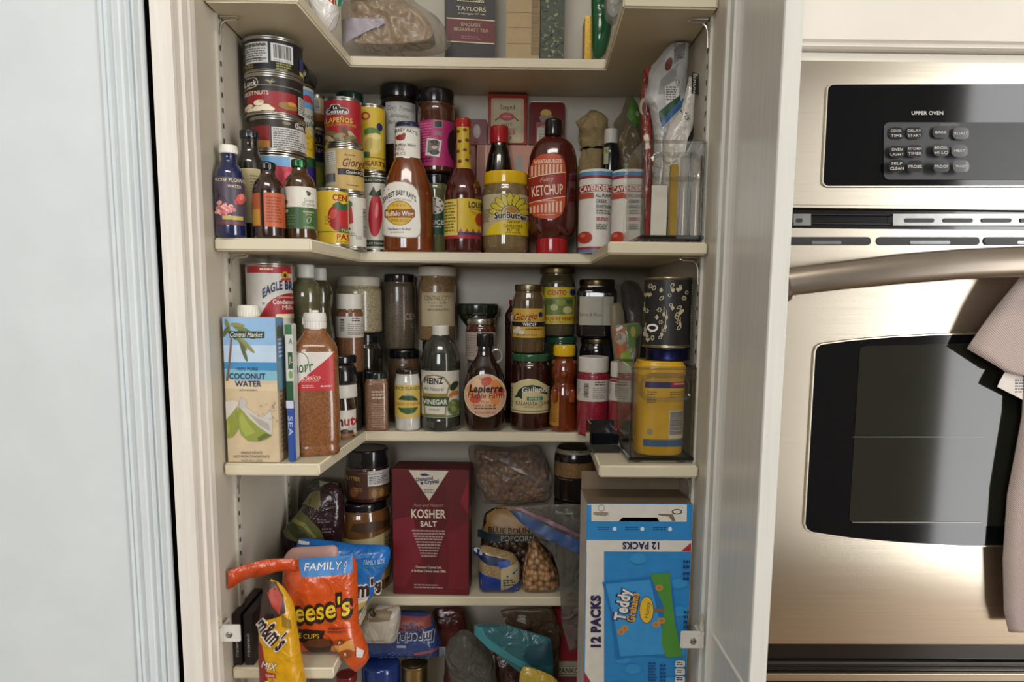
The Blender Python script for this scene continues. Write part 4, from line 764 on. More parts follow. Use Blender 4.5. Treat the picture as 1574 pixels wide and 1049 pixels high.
for i, (x0, x1, yt, Y, lab) in enumerate(((889, 942, 264, .022, 'white, red and blue seasoning shaker in front of the paper-wrapped bottle'), (940, 992, 264, -.035, 'white seasoning shaker half hidden behind the clear bin wall'))):
    t = T('seasoning_shaker', lab, 'shaker', x0, x1, yt, Y, Z2, SG); h = t.hw; dx = t.pc - 914
    t.lathe('can_body', [(h * .95, t.yb), (h, t.yb - 1), (h, yt + 2), (h * .96, yt), (1, yt)], 'p:#d6d2ca', .0008, body=True); D = t.wrap(yt + 4, yt + 10, 'p:#4a86b0'); t.wrap(yt + 10, yt + 14, 'p:#8f2a30', D); t.wrap(t.yb - 9, t.yb - 5, 'p:#8f2a30', D); t.wrap(t.yb - 5, t.yb - 1, 'p:#5a7aa8', D)
    D.poly([(888 + dx, 289), (941 + dx, 287), (940 + dx, 297), (887 + dx, 299)], 'p:#8f2026'); D.text("CAVENDER'S", 914 + dx, 293, 8, 'p:#e2d8cc', 48, bold=.03, rot=-.03); D.rect(887 + dx, 300, 911 + dx, 308, 'p:#b0442c'); D.text('ALL PURPOSE', 928 + dx, 304, 5.2, BK, 30, bold=.01); D.text('GREEK', 922 + dx, 312.5, 5.2, BK, 16, bold=.01); D.text('SEASONING', 927 + dx, 320.5, 5.2, BK, 26, bold=.01); tiny(D, 915 + dx, 326, 936 + dx, 333, 2, 'p:#6a6662'); tiny(D, 915 + dx, 337, 934 + dx, 343, 2, 'p:#b0404a'); tiny(D, 915 + dx, 347, 932 + dx, 356, 3, 'p:#6a6662')
    D.ell(899 + dx, 367, 11, 9, 'p:#a8301e'); D.ell(896 + dx, 364, 4, 3, 'p:#c8604a'); D.done('label', t.e)
t = T('extract_bottle', 'small dark bottle with white cap beside the paper-wrapped bottle', 'bottle', 922, 952, 199, .05, Z2 + 0); t.lathe('bottle_body', [(13, t.yb), (14.5, t.yb - 2), (14.5, 236), (12, 226), (9, 221), (8, 219)], 'w:#10161a', .003, body=True); t.lathe('cap', [(10, 221), (10.4, 219), (10, 201), (9, 199), (1, 199)], 'p:#c9c5be', .001); D = t.dec(); D.rect(927, 228, 934, 254, 'p:#a8a888'); D.ell(931, 234, 2, 4, 'p:#6a8a3a'); D.done('label', t.e)
b = Bag('plastic_bag', 'crumpled clear plastic bag of dried goods left of the tall clear bin', 'bag', [(952, 378), (985, 378), (990, 300), (988, 190), (976, 150), (965, 142), (955, 175), (942, 190), (948, 250), (950, 320)], .098, .035, base=Z2, seed=6, wr=.008); b.skin('film', 'b:#d0c8b4'); b.skin('contents', 'x:#8d7448', .7, .02); D = b.dec(); D.poly([(961, 182), (970, 150), (980, 160), (984, 190), (972, 200)], 'p:#5a8a3a'); D.ell(978, 178, 3, 4, 'p:#c9d0b0'); D.done('printed_corner', b.e)
# ------------------------------------------------------------------ clear plastic bins on the right wings
def clear_bin(label, x0, x1, yt, Yf, Yb, zb, hx0, hx1, hy0, hy1, mat='c:#fbfbf9'):
    pa, pb = at(x0, (yt + 360) / 2 if zb == Z2 else 640, Yf), at(x1, (yt + 360) / 2 if zb == Z2 else 640, Yf); X0, X1 = pa.x, min(pb.x, XR - .0066); zf = zb + .004; zt = at((x0 + x1) / 2, yt, Yf).z; th = .0022; cx = (X0 + X1) / 2
    e = empty('storage_bin', (cx, Yf, zb + .0006), label, 'bin')
    V, Fc = merge(boxvf(X0 - cx, X1 - cx, 0, th, 0, zt - zf), boxvf(X0 - cx, X1 - cx, Yb - Yf - th, Yb - Yf, 0, zt - zf), boxvf(X0 - cx, X0 - cx + th, th, Yb - Yf - th, 0, zt - zf), boxvf(X1 - cx - th, X1 - cx, th, Yb - Yf - th, 0, zt - zf), boxvf(X0 - cx + th, X1 - cx - th, th, Yb - Yf - th, 0, .003))
    o = mesh_obj('bin_walls', V, Fc, mat, parent=e, smooth=False); o.location = (0, 0, .004)
    r = .0022; P = [(X0 - cx, 0, zt - zb), (X1 - cx, 0, zt - zb), (X1 - cx, Yb - Yf, zt - zb), (X0 - cx, Yb - Yf, zt - zb)]
    mesh_obj('rim', *tube(P, .0022, 6, True), 'c:#e9e9e6', parent=e)
    mesh_obj('bottom_edge', *tube([(x, y, .006) for x, y, z in P], .0028, 6, True), 'c:#9c9c9e', parent=e)
    for x in (X0 - cx, X1 - cx): mesh_obj('corner_edge', *tube([(x, 0, .006), (x, 0, zt - zb)], .0018, 6), 'c:#dededc', parent=e)
    H = []
    for x, y in rr(hx0, hy0, hx1, hy1, (hy1 - hy0) * .42, 5): q = at(x, y, Yf - .001); H.append((q.x - cx, -.001, q.z - zb))
    mesh_obj('handle', *tube(H, .0034, 8, True), 'c:#f0f0ee', parent=e)
    for x in (X0 - cx + .012, X1 - cx - .012): mesh_obj('foot', *lathe([(.0065, 0), (.0065, .004), (.001, .004)], 14), 'c:#dcdcd8', parent=e).location = (x, .012, 0)
    return e, X0, X1, zf + .0042
_, bx0, bx1, bz = clear_bin('tall clear plastic bin at the right end of the second shelf', 988, 1090, 219, -.216, -.075, Z2, 1000, 1078, 239, 276)
# packets standing in the tall bin
def pouch(name, label, out, Y, D, mat, base, seed, wr=.003, group=None, cat='packet', part='pouch'):
    b = Bag(name, label, cat, out, Y, D, group, wr, base=base, seed=seed); b.skin(part, mat); return b
b = pouch('foil_pouch', 'big silvery grey pouch with printed panels leaning out of the tall bin', [(1002, 340), (1028, 345), (1034, 260), (1040, 222), (1058, 190), (1072, 120), (1074, 60), (1064, 40), (1052, 38), (1036, 52), (1014, 88), (998, 105), (996, 130), (990, 152), (998, 165), (1006, 215)], -.115, .026, 'f:#a9a8a5', bz, 11, .003)
D = b.dec(); D.poly([(1000, 120), (1040, 66), (1062, 50), (1050, 110), (1040, 150), (1012, 178), (996, 150)], 'p:#b5b3b0'); D.poly([(1033, 80), (1052, 66), (1048, 92), (1032, 104)], 'p:#8b8a88'); D.ell(1025, 103, 5, 11, 'p:#6f3a30', rot=.3); D.poly([(1012, 128), (1040, 100), (1030, 148), (1008, 150)], 'p:#94928f'); D.lines(1034, 72, 1050, 96, 8, 'p:#6a6968'); D.poly([(1018, 138), (1038, 126), (1040, 152), (1020, 166)], 'p:#d3d1cc'); D.lines(1020, 138, 1038, 160, 6, 'p:#4a4a4c')
D.text('Co', 1038, 132, 6, BK, 10, rot=1.4, shear=.3); D.poly([(1009, 176), (1042, 150), (1042, 158), (1012, 192)], 'p:#1f4a34'); D.poly([(1012, 192), (1044, 158), (1054, 150), (1050, 162), (1020, 192), (1014, 200)], 'p:#2c5a94'); D.done('printed_art', b.e)
b = pouch('snack_packet', 'white packet with a black band, at the right side of the tall bin', [(1020, 330), (1062, 330), (1060, 240), (1066, 210), (1078, 160), (1076, 118), (1070, 96), (1062, 98), (1056, 150), (1046, 170), (1030, 192), (1020, 220)], -.155, .02, 'f:#b9b5ad', bz, 12, .002)
D = b.dec(); D.poly([(1062, 112), (1074, 114), (1074, 146), (1060, 146)], 'p:#241d1a'); D.text('linton', 1067.5, 130, 8, WH, 30, rot=1.62, bold=.01); D.text('etis', 1052, 178, 8, 'p:#3a3436', 20, rot=1.2, shear=.2); D.poly([(1066, 190), (1064, 214), (1050, 240), (1054, 216)], 'p:#1a1917'); D.done('printed_art', b.e)
b = pouch('red_packet', 'dark red packet with a cream loop design at the left side of the tall bin', [(990, 365), (1000, 365), (1003, 250), (1003, 120), (996, 95), (988, 104), (984, 160), (988, 240)], -.098, .012, 'f:#7a2a20', bz, 13, .002)
D = b.dec(); D.ell(988, 165, 5, 13, 'p:#b9a88a'); D.ell(989, 168, 3, 10, 'p:#5a2018'); D.poly([(991, 108), (999, 98), (1001, 112), (994, 122)], 'p:#a84a3c'); D.poly([(992, 340), (1000, 300), (1001, 365), (991, 365)], 'p:#b02a30'); D.poly([(988, 210), (995, 208), (997, 230), (990, 232)], 'p:#d9cdb6'); D.done('printed_art', b.e)
t = T('cardboard_sleeve', 'tan cardboard strip standing against the right side of the tall bin', 'cardboard', 1076, 1088, 52, -.12, bz, face=False); t.box(.006, 'p:#8d7a5c')
t = T('label_card', 'white card standing low in the front of the tall bin', 'card', 1000, 1026, 284, -.2, bz, face=False); t.box(.0015, 'p:#e2ded6')
t = T('yellow_packet', 'slim mustard yellow packet inside the tall bin', 'packet', 1030, 1042, 252, -.186, bz, face=False, rz=.05); t.box(.008, 'p:#b08d2c')
for x0, x1, lab in ((1044, 1058, 'left brown cardboard tube seen through the tall bin'), (1062, 1078, 'right brown cardboard tube seen through the tall bin')):
    t = T('cardboard_tube', lab, 'tube', x0, x1, 240, -.186, bz, 'cardboard tubes in the tall bin'); t.lathe('tube_body', [(t.hw, t.yb), (t.hw, 241), (t.hw * .8, 240), (.5, 240)], 'g:#7d6c58', .0008)
t = T('dark_packet', 'dark slate packet at the back of the tall bin', 'packet', 1008, 1046, 236, -.092, bz, face=False); t.box(.012, 'g:#2a2a30')

# ================================================================== THIRD SHELF: left wing
t = T('juice_carton', 'coconut water carton with beach picture and white cap', 'carton', 346, 427, 488, -.218, Z3, face=False); t.box(.03, 'p:#c9b08c', side='p:#c2ae94'); D = t.face(); D.gx = lambda x, y: (346 + (x - 340) * 81 / 98, y)
yb = t.yb; D.rect(340.5, 488.5, 437.5, 556, 'p:#8fb6dc'); D.rect(340.5, 530, 437.5, 556, 'p:#b9cfe4'); D.rect(340.5, 556, 437.5, 569, 'p:#3f8abf'); D.poly([(340.5, 566), (437.5, 569), (437.5, 590), (390, 592), (340.5, 580)], 'p:#7fb6c9'); D.rect(340.5, 584, 437.5, yb - .3, 'p:#cdb897'); D.poly([(340.5, 580), (390, 590), (437.5, 588), (437.5, 600), (340.5, 596)], 'p:#d6c3a2')
D.poly([(342, 585), (347, 585), (352, 560), (358, 520), (354, 520), (348, 560)], 'p:#7a5a50')
for x, y, l, a, c in ((356, 512, 18, .5, 'p:#6a7040'), (368, 500, 22, .1, 'p:#8a8a4a'), (376, 506, 26, .25, 'p:#6f7a44'), (384, 514, 28, .35, 'p:#5a6438'), (372, 524, 30, .9, 'p:#6a7440'), (384, 530, 30, .7, 'p:#8d8a4e'), (378, 540, 26, 1.2, 'p:#57603a'), (350, 500, 16, 1.2, 'p:#7a7c46'), (346, 510, 16, 2.2, 'p:#5a6438'), (364, 516, 10, 1.8, 'p:#4f5a34')): D.ell(x, y, l * .62, 3.4, c, 14, a)
D.rect(353, 509, 417, 519, 'p:#1d3a2c'); D.text('Central Market', 384, 514, 7, WH, 60, shear=.35, bold=.01); D.text('100% PURE', 383, 566, 5, 'p:#2c3a5c', 40); D.text('COCONUT', 383, 577, 8.6, NV, 67, bold=.02); D.text('WATER', 384, 588.5, 8.6, NV, 49, bold=.02); D.text('WITH VITAMIN C', 384, 598.5, 3, 'p:#4a4a5c', 34)
D.poly([(340.5, 616), (356, 614), (366, 618), (360, 626), (340.5, 645)], 'p:#cfc9c0'); D.poly([(341, 646), (361, 624), (362, 660), (352, 671), (342, 673)], 'p:#8d9440'); D.ell(344, 655, 3, 12, 'p:#a3a850')
D.poly([(362, 634), (364, 626), (370, 624), (384, 640), (400, 652), (425, 668), (415, 674), (400, 678), (380, 677), (368, 668), (362, 652)], 'p:#8a9440'); D.poly([(366, 640), (370, 632), (380, 648), (394, 664), (376, 670), (368, 660)], 'p:#a0a84e'); D.poly([(400, 678), (425, 668), (412, 665), (398, 672)], 'p:#5f6a30')
D.poly([(366, 624), (372, 612), (378, 624), (392, 634), (408, 640), (425, 630), (427, 650), (424, 668), (402, 656), (384, 642)], 'p:#c6c0b8'); D.poly([(380, 632), (400, 642), (420, 650), (422, 662), (404, 654)], 'p:#a9a39c'); D.poly([(366, 616), (372, 608), (380, 616), (376, 626), (368, 626)], 'p:#b9b6b0')
for i in range(16): D.ell(random.uniform(396, 436), random.uniform(616, 646), random.uniform(.6, 1.6), random.uniform(.6, 1.8), 'p:#8d8780', 7, keep=True)
D.text('SINGLE ESTATE', 386, 695.5, 4, 'p:#3c3a44', 40); D.text('NOT FROM CONCENTRATE', 386, 701.5, 4, 'p:#3c3a44', 67); D.text('33.8 FL OZ (1 LITER)', 386, 708, 3, 'p:#3c3a44', 40); D.done('printed_front', t.e)
D = t.right(438, 452); D.rect(438.2, 489, 451.8, 555, 'p:#6a93bf'); D.rect(438.2, 555, 451.8, 600, 'p:#7aa5b8'); D.ell(443, 512, 4, 12, 'p:#55683f'); tiny(D, 441, 520, 450, 552, 5, 'p:#d6dde4'); tiny(D, 441, 600, 450, 700, 14, 'p:#8d7a60'); D.done('printed_side', t.e)
o = mesh_obj('cap', *lathe(rounded([(.0128, 0), (.0134, .002), (.0134, .0135), (.0118, .0155), (.001, .0155)], .001), 48, rib=(24, .03, .001, .013)), 'p:#dedbd0', parent=t.e); o.location = (at(384, 488, -.2).x - t.X, .015, t.H)
ts = T('food_can', 'lower can under the condensed milk can, seen behind the carton', 'can', 382, 449, 520, -.131, Z3); ts.can('p:#2c5a3a')
t = T('milk_can', 'white and red condensed milk can above the juice carton', 'can', 380, 450, 406, -.131, ts.top); D = t.can('p:#d0ccc4'); D.rect(364, 411, 452, 421, 'p:#a3202c'); D.rect(364, 411, 376, 421, 'p:#b9b5ae'); tiny(D, 366, 424, 375, 450, 6); D.bars(367, 453, 375, 470, BK, False); tiny(D, 402, 414, 426, 419, 1, CR); D.text('EAGLE BRAND', 437, 438, 13, 'p:#22285c', 64, bold=.04, arch=14)
P = [(400, 486)] + [(404 + 46 * math.sin(a), 486 - 36 * (1 - (1 - math.sin(a)) ** 2) ** .5) for a in (.15, .3, .5, .75, 1.0, 1.3)] + [(452, 486)]; D.poly(P, 'p:#a01f2c'); D.text('Condensed', 436, 463.5, 7, WH, 34, bold=.015); D.text('Milk', 440, 472, 7, WH, 16, bold=.015); D.text('Sweetened', 438, 456, 3.4, CR, 22); D.rrect(422, 482, 460, 489, 3, CR); D.ell(437, 424, 5, 6, 'p:#c9962c'); D.ell(437, 424, 2, 3, BK); D.poly([(431, 429), (444, 427), (446, 431), (432, 432)], 'p:#b03a2c'); D.ell(406, 466, 2, 2, 'p:#8d8a84'); D.done('label', t.e)
t = T('milk_carton', 'narrow green and white carton wedged between juice carton and bouillon bottle', 'carton', 440, 452, 498, -.2055, Z3, face=False); t.box(.018, 'p:#c9ccc4'); D = t.face(); D.gx = lambda x, y: (440.2 + (x - 432.5) * 11.4 / 20, y); D.rect(433, 499, 452, 514, 'p:#2f6a3a'); D.text('A', 448, 524, 9, 'p:#3a6a3a'); D.rect(440, 541, 452, 566, 'p:#1f4a2c'); D.text('JL', 447, 552, 9, CR, 9); D.rect(433, 585, 452, 616, 'p:#26502f'); D.ell(446, 575, 5, 6, 'p:#7a9a5a'); D.rect(433, 620, 452, 640, 'p:#c9c6d2'); D.done('printed_front', t.e)
t = T('chocolate_packet', 'thin blue packet at the foot of the green and white carton', 'packet', 442, 452, 616, -.215, Z3, face=False); t.box(.007, 'p:#2c4f9c'); D = t.face(); D.text('SEA', 447, 655, 7, 'p:#b9c6e0', 30, rot=pi / 2); D.rect(441.3, 616.5, 452.7, 628, 'p:#c9c6d8'); D.done('printed_front', t.e)
OB = 'oil bottles at the back of the left wing'
def oil(label, x0, x1, yt, Y, col):
    t = T('oil_bottle', label, 'bottle', x0, x1, yt, Y, Z3, OB); h = t.hw
    t.lathe('bottle_body', [(h * .94, t.yb), (h, t.yb - 3), (h, 560), (h * .98, 530), (h * .92, 510), (h * .78, 494), (h * .76, 474), (h * .88, 462), (h * .88, 448), (h * .72, 436), (h * .44, 430), (h * .42, yt + 18), (h * .3, yt + 18)], col, .006, body=True)
    t.lathe('cap', [(h * .46, yt + 20), (h * .48, yt + 18), (h * .48, yt + 2), (h * .45, yt), (1, yt)], 'p:#c3c4bd', .001, rib=(24, .015, yt + 18, yt + 4)); return t
oil('clear-sided oil bottle with white cap directly behind the bouillon bottle', 438, 506, 407, -.08, 'w:#59573c'); oil('second oil bottle with white cap, furthest back on the left wing', 466, 520, 412, .0, 'w:#3f3c26')
t = T('bouillon_bottle', 'squared clear bottle of brown bouillon granules with red and white label', 'bottle', 452, 521, 481, -.16, Z3)
t.lathe('bottle_body', [(31, t.yb), (33.6, t.yb - 5), (33.6, t.yb - 12), (32.6, t.yb - 16), (34, t.yb - 22), (34.5, 620), (33.6, 598), (33.6, 545), (32, 530), (20, 514), (15.5, 506), (14, 504), (12, 503)], 'x:#80502c', .005, n=4, sy=.95, body=True, seg=56)
t.lathe('cap', [(15.5, 506), (16.5, 504), (16.5, 494), (17, 493), (17, 487), (16, 481), (1, 481)], 'p:#dcdad2', .001, rib=(26, .02, 504, 494)); t.lathe('flip_tab', [(6, 482), (6, 478), (5, 477), (.5, 477)], 'p:#dcdad2', .0005)
D = t.dec(cv=12); D.poly([(453, 538), (514, 538), (514, 596), (453, 596)], 'p:#cfcac2'); D.poly([(514, 538), (514, 596), (453, 596), (453, 590)], 'p:#b02830'); D.ell(465, 553, 12, 15, 'p:#2f6a3a'); D.ell(465, 553, 11, 14, 'p:#cfcac2'); D.text('Knorr', 463, 560, 17, 'p:#1f5a30', 40, shear=.15, bold=.01, rot=-.12); D.text('Clasico', 479, 575, 7, 'p:#d9cfc0', 26, shear=.35); D.text('BOUILLON', 478, 580.5, 3, 'p:#d9a8a0', 24); tiny(D, 466, 587, 484, 592, 2, 'p:#d9a8a0'); tiny(D, 492, 588, 512, 592, 1, 'p:#e0c0b8'); D.done('label', t.e)
tn = T('hazelnut_spread_jar', 'jar of dark hazelnut spread with white lid and red lettering', 'jar', 500, 550, 590, -.068, Z3); tn.jar(610, 'w:#2c1710', 'p:#d6d2c8', .9, lhw=24, shoulder=12); D = tn.dec(); D.rect(506, 628, 556, 673, 'p:#d9d4ca'); D.text('utella', 550, 644, 14, 'p:#b01f26', 44, bold=.04); D.text('n', 523, 644, 14, BK, 8, bold=.04); D.ell(532, 664, 11, 6, 'p:#8a5a2c'); D.ell(532, 660, 10, 4, 'p:#3a1c10'); D.ell(538, 656, 7, 3, 'p:#b9b4a4', rot=.2); tiny(D, 520, 669, 545, 672, 1, 'p:#8a5a2c'); D.done('label', tn.e)
t = T('black_jar', 'small all-black jar standing on the hazelnut spread jar', 'jar', 498, 549, 545, -.068, tn.top); t.lathe('jar_body', [(22, t.yb), (25, t.yb - 4), (25, 572), (22, 562), (19, 558), (17, 558)], 'g:#18181a', .006); t.lathe('lid', [(22, 559), (24, 557), (24, 548), (22, 545), (1, 545)], 'g:#101012', .001)

# ================================================================== THIRD SHELF: middle
def sp(name, label, x0, x1, yt, Y, zb, yl, body, lid, **k):
    t = T(name, label, 'jar', x0, x1, yt, Y, zb, k.pop('grp', None)); t.jar(yl, body, lid, **k); return t
ta = sp('spice_jar', 'dark glass jar under the white-lidded brown spice jar', 514, 560, 572, .035, Z3, 590, 'w:#2c241e', 'g:#141416')
t = sp('spice_jar', 'jar of brown spice with white lid and barcode label, left of middle', 514, 561, 452, .035, ta.top, 475, 'x:#7a5238', 'p:#d9d5ca', rib=(34, .008, 473, 455), shoulder=5); D = t.dec(); D.rect(512, 486, 566, 518, 'p:#cbc6bd'); D.bars(524, 490, 530, 510, BK, False); tiny(D, 541, 488, 556, 495, 2, 'p:#3a3634'); tiny(D, 535, 497, 562, 515, 6); D.done('label', t.e)
tb = sp('dark_jar', 'dark glass jar with black lid under the big white-lidded grain jar', 528, 590, 512, .07, Z3, 526, 'w:#241d18', 'g:#141418')
t = sp('grain_jar', 'wide jar of pale grain with flat white lid', 512, 592, 426, .07, tb.top, 440, 'x:#a3987a', 'p:#cfcabc', shoulder=6)
tb = sp('seed_jar', 'lower jar of brown seeds with black lid under the darker seed jar', 596, 648, 537, .075, Z3, 550, 'x:#5c4632', 'g:#141418')
t = sp('seed_jar', 'tall jar of grey-brown seeds with black lid and etched lettering', 586, 642, 422, .075, tb.top, 434, 'x:#5e5244', 'g:#18181a', shoulder=6); D = t.dec(); D.text('CENT', 634, 486, 9, 'p:#a8a294', 24); D.text('CO', 637, 500, 7, 'p:#a8a294', 12); D.done('etched_lettering', t.e)
tb = sp('dark_jar', 'dark jar under the amaranth jar, behind the vinegar bottle', 644, 706, 524, .07, Z3, 540, 'w:#221c18', 'g:#141418')
t = sp('amaranth_jar', 'jar of tan amaranth with white lid and cream square label', 640, 704, 407, .07, tb.top, 422, 'x:#8d7250', 'p:#d3cfc4', shoulder=14, neck=.86, lhw=29); D = t.dec(); D.rect(649, 447, 698, 500, 'p:#b9ac8c'); D.text('CENTRAL CITY', 672, 456, 7.4, 'p:#2c2824', 38); D.text('- CO - OP -', 672, 463, 3.6, 'p:#3c3630', 36); tiny(D, 662, 468, 682, 470, 1, 'p:#6a6252'); D.text('AMARANTH', 673, 474, 3.8, 'p:#2c2824', 30, bold=.02); D.done('label', t.e)
t = sp('spice_jar', 'square jar of pinkish brown spice with dark green lid, at the shelf edge', 560, 597, 572, .02, Z3, 582, 'x:#8a6650', 'g:#1c2a24', n=5, shoulder=6); D = t.dec(); tiny(D, 572, 599, 591, 613, 3, 'p:#c9b8a4'); tiny(D, 571, 618, 593, 655, 11, 'p:#a88c78'); D.done('label', t.e)
t = sp('cream_of_tartar_jar', 'small jar of white powder with yellow label and dark lid', 607, 646, 567, .024, Z3, 575, 'w:#c9c6be', 'g:#2a2018', shoulder=10, lhw=17); D = t.dec(); D.rect(604, 590, 649, 640, 'p:#d0b45c'); D.text('SPICE ISLANDS', 626, 595, 5, 'p:#4a3a1c', 38, bold=.01); D.poly([(612, 612), (618, 606), (628, 604), (638, 608), (642, 614)], 'p:#2c4a2c'); D.poly([(620, 606), (626, 602), (634, 606)], 'p:#8fa09a'); D.poly([(612, 624), (642, 624), (636, 632), (626, 634), (617, 631)], 'p:#2c5a34'); D.text('CREAM OF TARTAR', 627, 618.5, 4.4, 'p:#a8541c', 36); D.done('label', t.e)
t = T('vinegar_bottle', 'clear vinegar bottle with white cap and green-banded label', 'bottle', 647, 708, 500, .03, Z3); t.lathe('bottle_body', [(27, t.yb), (30, t.yb - 4), (30.3, t.yb - 16), (29.6, 640), (29.6, 570), (30.2, 560), (28, 540), (22, 526), (13.5, 516), (12, 510), (10, 510)], 'w:#34362f', .006, body=True); t.lathe('cap', [(12.6, 517), (13.2, 515), (13.2, 502), (12, 500), (1, 500)], 'p:#d9d6cc', .001, rib=(24, .015, 515, 504))
D = t.dec(); D.rect(644, 567, 711, 637, 'p:#cdc8bb'); D.poly([(652, 580), (656, 574), (668, 572), (682, 575), (686, 580), (692, 588), (688, 600), (685, 634), (653, 634), (650, 600), (648, 588)], 'p:#8a7a4a'); D.poly([(654, 581), (658, 576), (668, 574), (681, 577), (684, 582), (689, 589), (686, 600), (683, 632), (655, 632), (652, 600), (650, 589)], 'p:#d6d1c3'); D.text('HEINZ', 667, 582, 9, BK, 28, bold=.04, arch=-1); D.text('All Natural', 667, 594, 5.4, 'p:#2c2a28', 30, shear=.2); D.rect(651, 601, 687, 606, 'p:#8d7a3c'); D.poly([(650, 606), (690, 606), (688, 620), (652, 620)], 'p:#2c4a24'); D.text('VINEGAR', 669, 613.5, 7.4, WH, 36, bold=.02); D.text('DISTILLED', 668, 625, 2.6, 'p:#55524a', 15); D.ell(697, 590, 5, 8, 'p:#2a3a20', rot=.7); D.ell(698, 601, 6, 4, 'p:#c9782c'); D.ell(692, 604, 3, 3, 'p:#c9782c'); D.ell(697, 622, 10, 12, 'p:#6a7a40')
for i in range(10): D.ell(random.uniform(690, 704), random.uniform(613, 631), 3, 2, random.choice(['p:#8d9a5a', 'p:#4a5a2c']), 8, random.random() * 3, keep=True)
D.rect(644, 634, 711, 636, 'p:#4a6a34'); D.done('label', t.e)
tb = T('dark_jar', 'dark green jar behind the white-lidded red jar', 'jar', 703, 766, 467, .1035, Z3); tb.lathe('jar_body', [(13, tb.yb), (15, tb.yb - 3), (15, 505), (28, 488), (28, 484), (26, 483)], 'w:#1c231a', .004, body=True); tb.lathe('lid', [(30, 484), (31.5, 482), (31.5, 469), (30, 467), (1, 467)], 'g:#16201a', .001)
tc = sp('red_sauce_jar', 'lower dark jar under the red sauce jar, behind the syrup', 706, 764, 556, .02, Z3, 570, 'w:#1f1512', 'g:#16120f') if 0 else None
tc = T('carton', 'low dark carton hidden behind the syrup bottle under the red sauce jar', 'carton', 718, 760, 557, .0365, Z3, face=False); tc.box(.036, 'p:#2a1c1a')
t = sp('red_sauce_jar', 'jar of red sauce with silvery white lid and pale label, behind the syrup', 716, 763, 490, .0555, tc.top, 499, 'w:#4a1a10', 'm:#b9b6ae', shoulder=6); D = t.dec(); D.rect(709, 510, 768, 556, 'p:#a89a90'); tiny(D, 713, 514, 735, 548, 9, 'p:#8a7c76'); D.done('label', t.e)
t = T('syrup_bottle', 'round flask of dark maple syrup with ring handle and round label', 'bottle', 712, 779, 513, .0178, Z3); t.lathe('bottle_body', [(20, t.yb), (26, t.yb - 2), (31, 640), (33.4, 612), (32, 590), (26, 568), (16, 552), (11.5, 544), (10.5, 530), (9, 530)], 'w:#24100a', .012, sy=.5, body=True); t.lathe('cap', [(12.4, 532), (13, 530), (13, 515), (12, 513), (1, 513)], 'g:#17171a', .001)
a = [((24 + 8 * math.cos(q)) * t.k, 0, t.z(548 + 8 * math.sin(q))) for q in [k * 2 * pi / 18 for k in range(18)]]; mesh_obj('handle', *tube([((17 + 9 * math.cos(q)) * t.k, 0, t.z(547 + 10 * math.sin(q))) for q in [k * 2 * pi / 20 for k in range(20)]], t.k * 2.2, 8, True), 'w:#8a8880', parent=t.e)
D = t.dec(cv=10, off=.0006); D.ell(746, 606, 32, 33, 'p:#d9c9b0', 32); D.ell(746, 606, 30.5, 31.5, 'p:#d6a88a', 32)
for k in range(8): D.ell(746 + 20 * math.cos(k * .8), 600 + 16 * math.sin(k * .8), 9, 7, ['p:#c9503a', 'p:#d98a4a', 'p:#e0b890'][k % 3], 10, k, keep=k % 2 > 0)
D.text('Organic', 744, 580, 4, BK, 15, shear=.2); D.text('Lapierre', 747, 595, 10.5, 'p:#2c1410', 50, bold=.05, shear=.15); D.text('Maple Farm', 747, 605.5, 8.4, 'p:#2c1410', 54, bold=.05, shear=.15); D.text('Pure', 746, 615, 4, 'p:#a8241c', 12, shear=.2); D.text('MAPLE SYRUP', 745, 621, 4, BK, 34, arch=0); tiny(D, 730, 624.5, 762, 628, 1, BK); D.text('8.5 fl oz (250 mL)', 746, 631.5, 3, BK, 30); D.done('label', t.e)
t = sp('dark_bottle', 'small dark bottle with red cap beside the mushroom jar', 776, 800, 461, .095, Z3, 468, 'w:#2c1212', 'g:#8a1f2a', lhw=6, neck=.45, shoulder=14)
tk = sp('olive_jar', 'jar of dark olives with green lid and cream arched label', 784, 846, 543, .032, Z3, 554, 'w:#341611', 'g:#2c5a3a', shoulder=7, lhw=29); D = tk.dec(); P = [(781, 589), (792, 587), (800, 582), (812, 578.5), (824, 580), (834, 586), (843, 592), (849, 594), (849, 631), (781, 631)]; D.poly(P, 'p:#cdbf90'); D.poly([(795, 603), (798, 596), (806, 590), (818, 588), (830, 591), (838, 597), (842, 604), (838, 603), (828, 599), (814, 597), (803, 600)], 'p:#16382a'); D.poly([(795, 603), (791, 609), (798, 607), (803, 610), (803, 600)], 'p:#16382a'); D.text('Giuliano', 821, 594.5, 7.6, WH, 36, bold=.02, arch=2); D.rect(810, 606, 834, 611.5, 'p:#2c7a6a'); D.text('PITTED', 822, 609, 3.6, CR, 16); D.text('KALAMATA OLIVES', 820, 616, 6, BK, 52, bold=.02); D.text('NATURALLY CURED', 820, 621, 2.8, 'p:#4a4434', 28); tiny(D, 786, 594, 790, 625, 6, 'p:#8d815a'); D.rect(781, 627, 849, 628, 'p:#4a4a2c'); D.done('label', tk.e)
t = sp('mushroom_jar', 'mushroom jar with silver lid and yellow label standing on the olive jar', 787, 838, 438, .032, tk.top, 448, 'w:#574630', 'm:#8a7c62', shoulder=13, neck=.84, lhw=22); D = t.dec(); D.rect(784, 474, 842, 518, 'p:#c9a243'); D.text('Giorgio', 808, 486, 10, 'p:#7a2a1a', 36, shear=.35, bold=.015, slope=-.06); D.rect(784, 494, 842, 501.5, BK); D.text('WHOLE', 814, 498, 5.2, WH, 20, bold=.015)
for x, y, r in ((794, 508, 5), (802, 510, 5), (798, 504, 4)): D.ell(x, y, r, r * .7, 'p:#d9d0bc', 12)
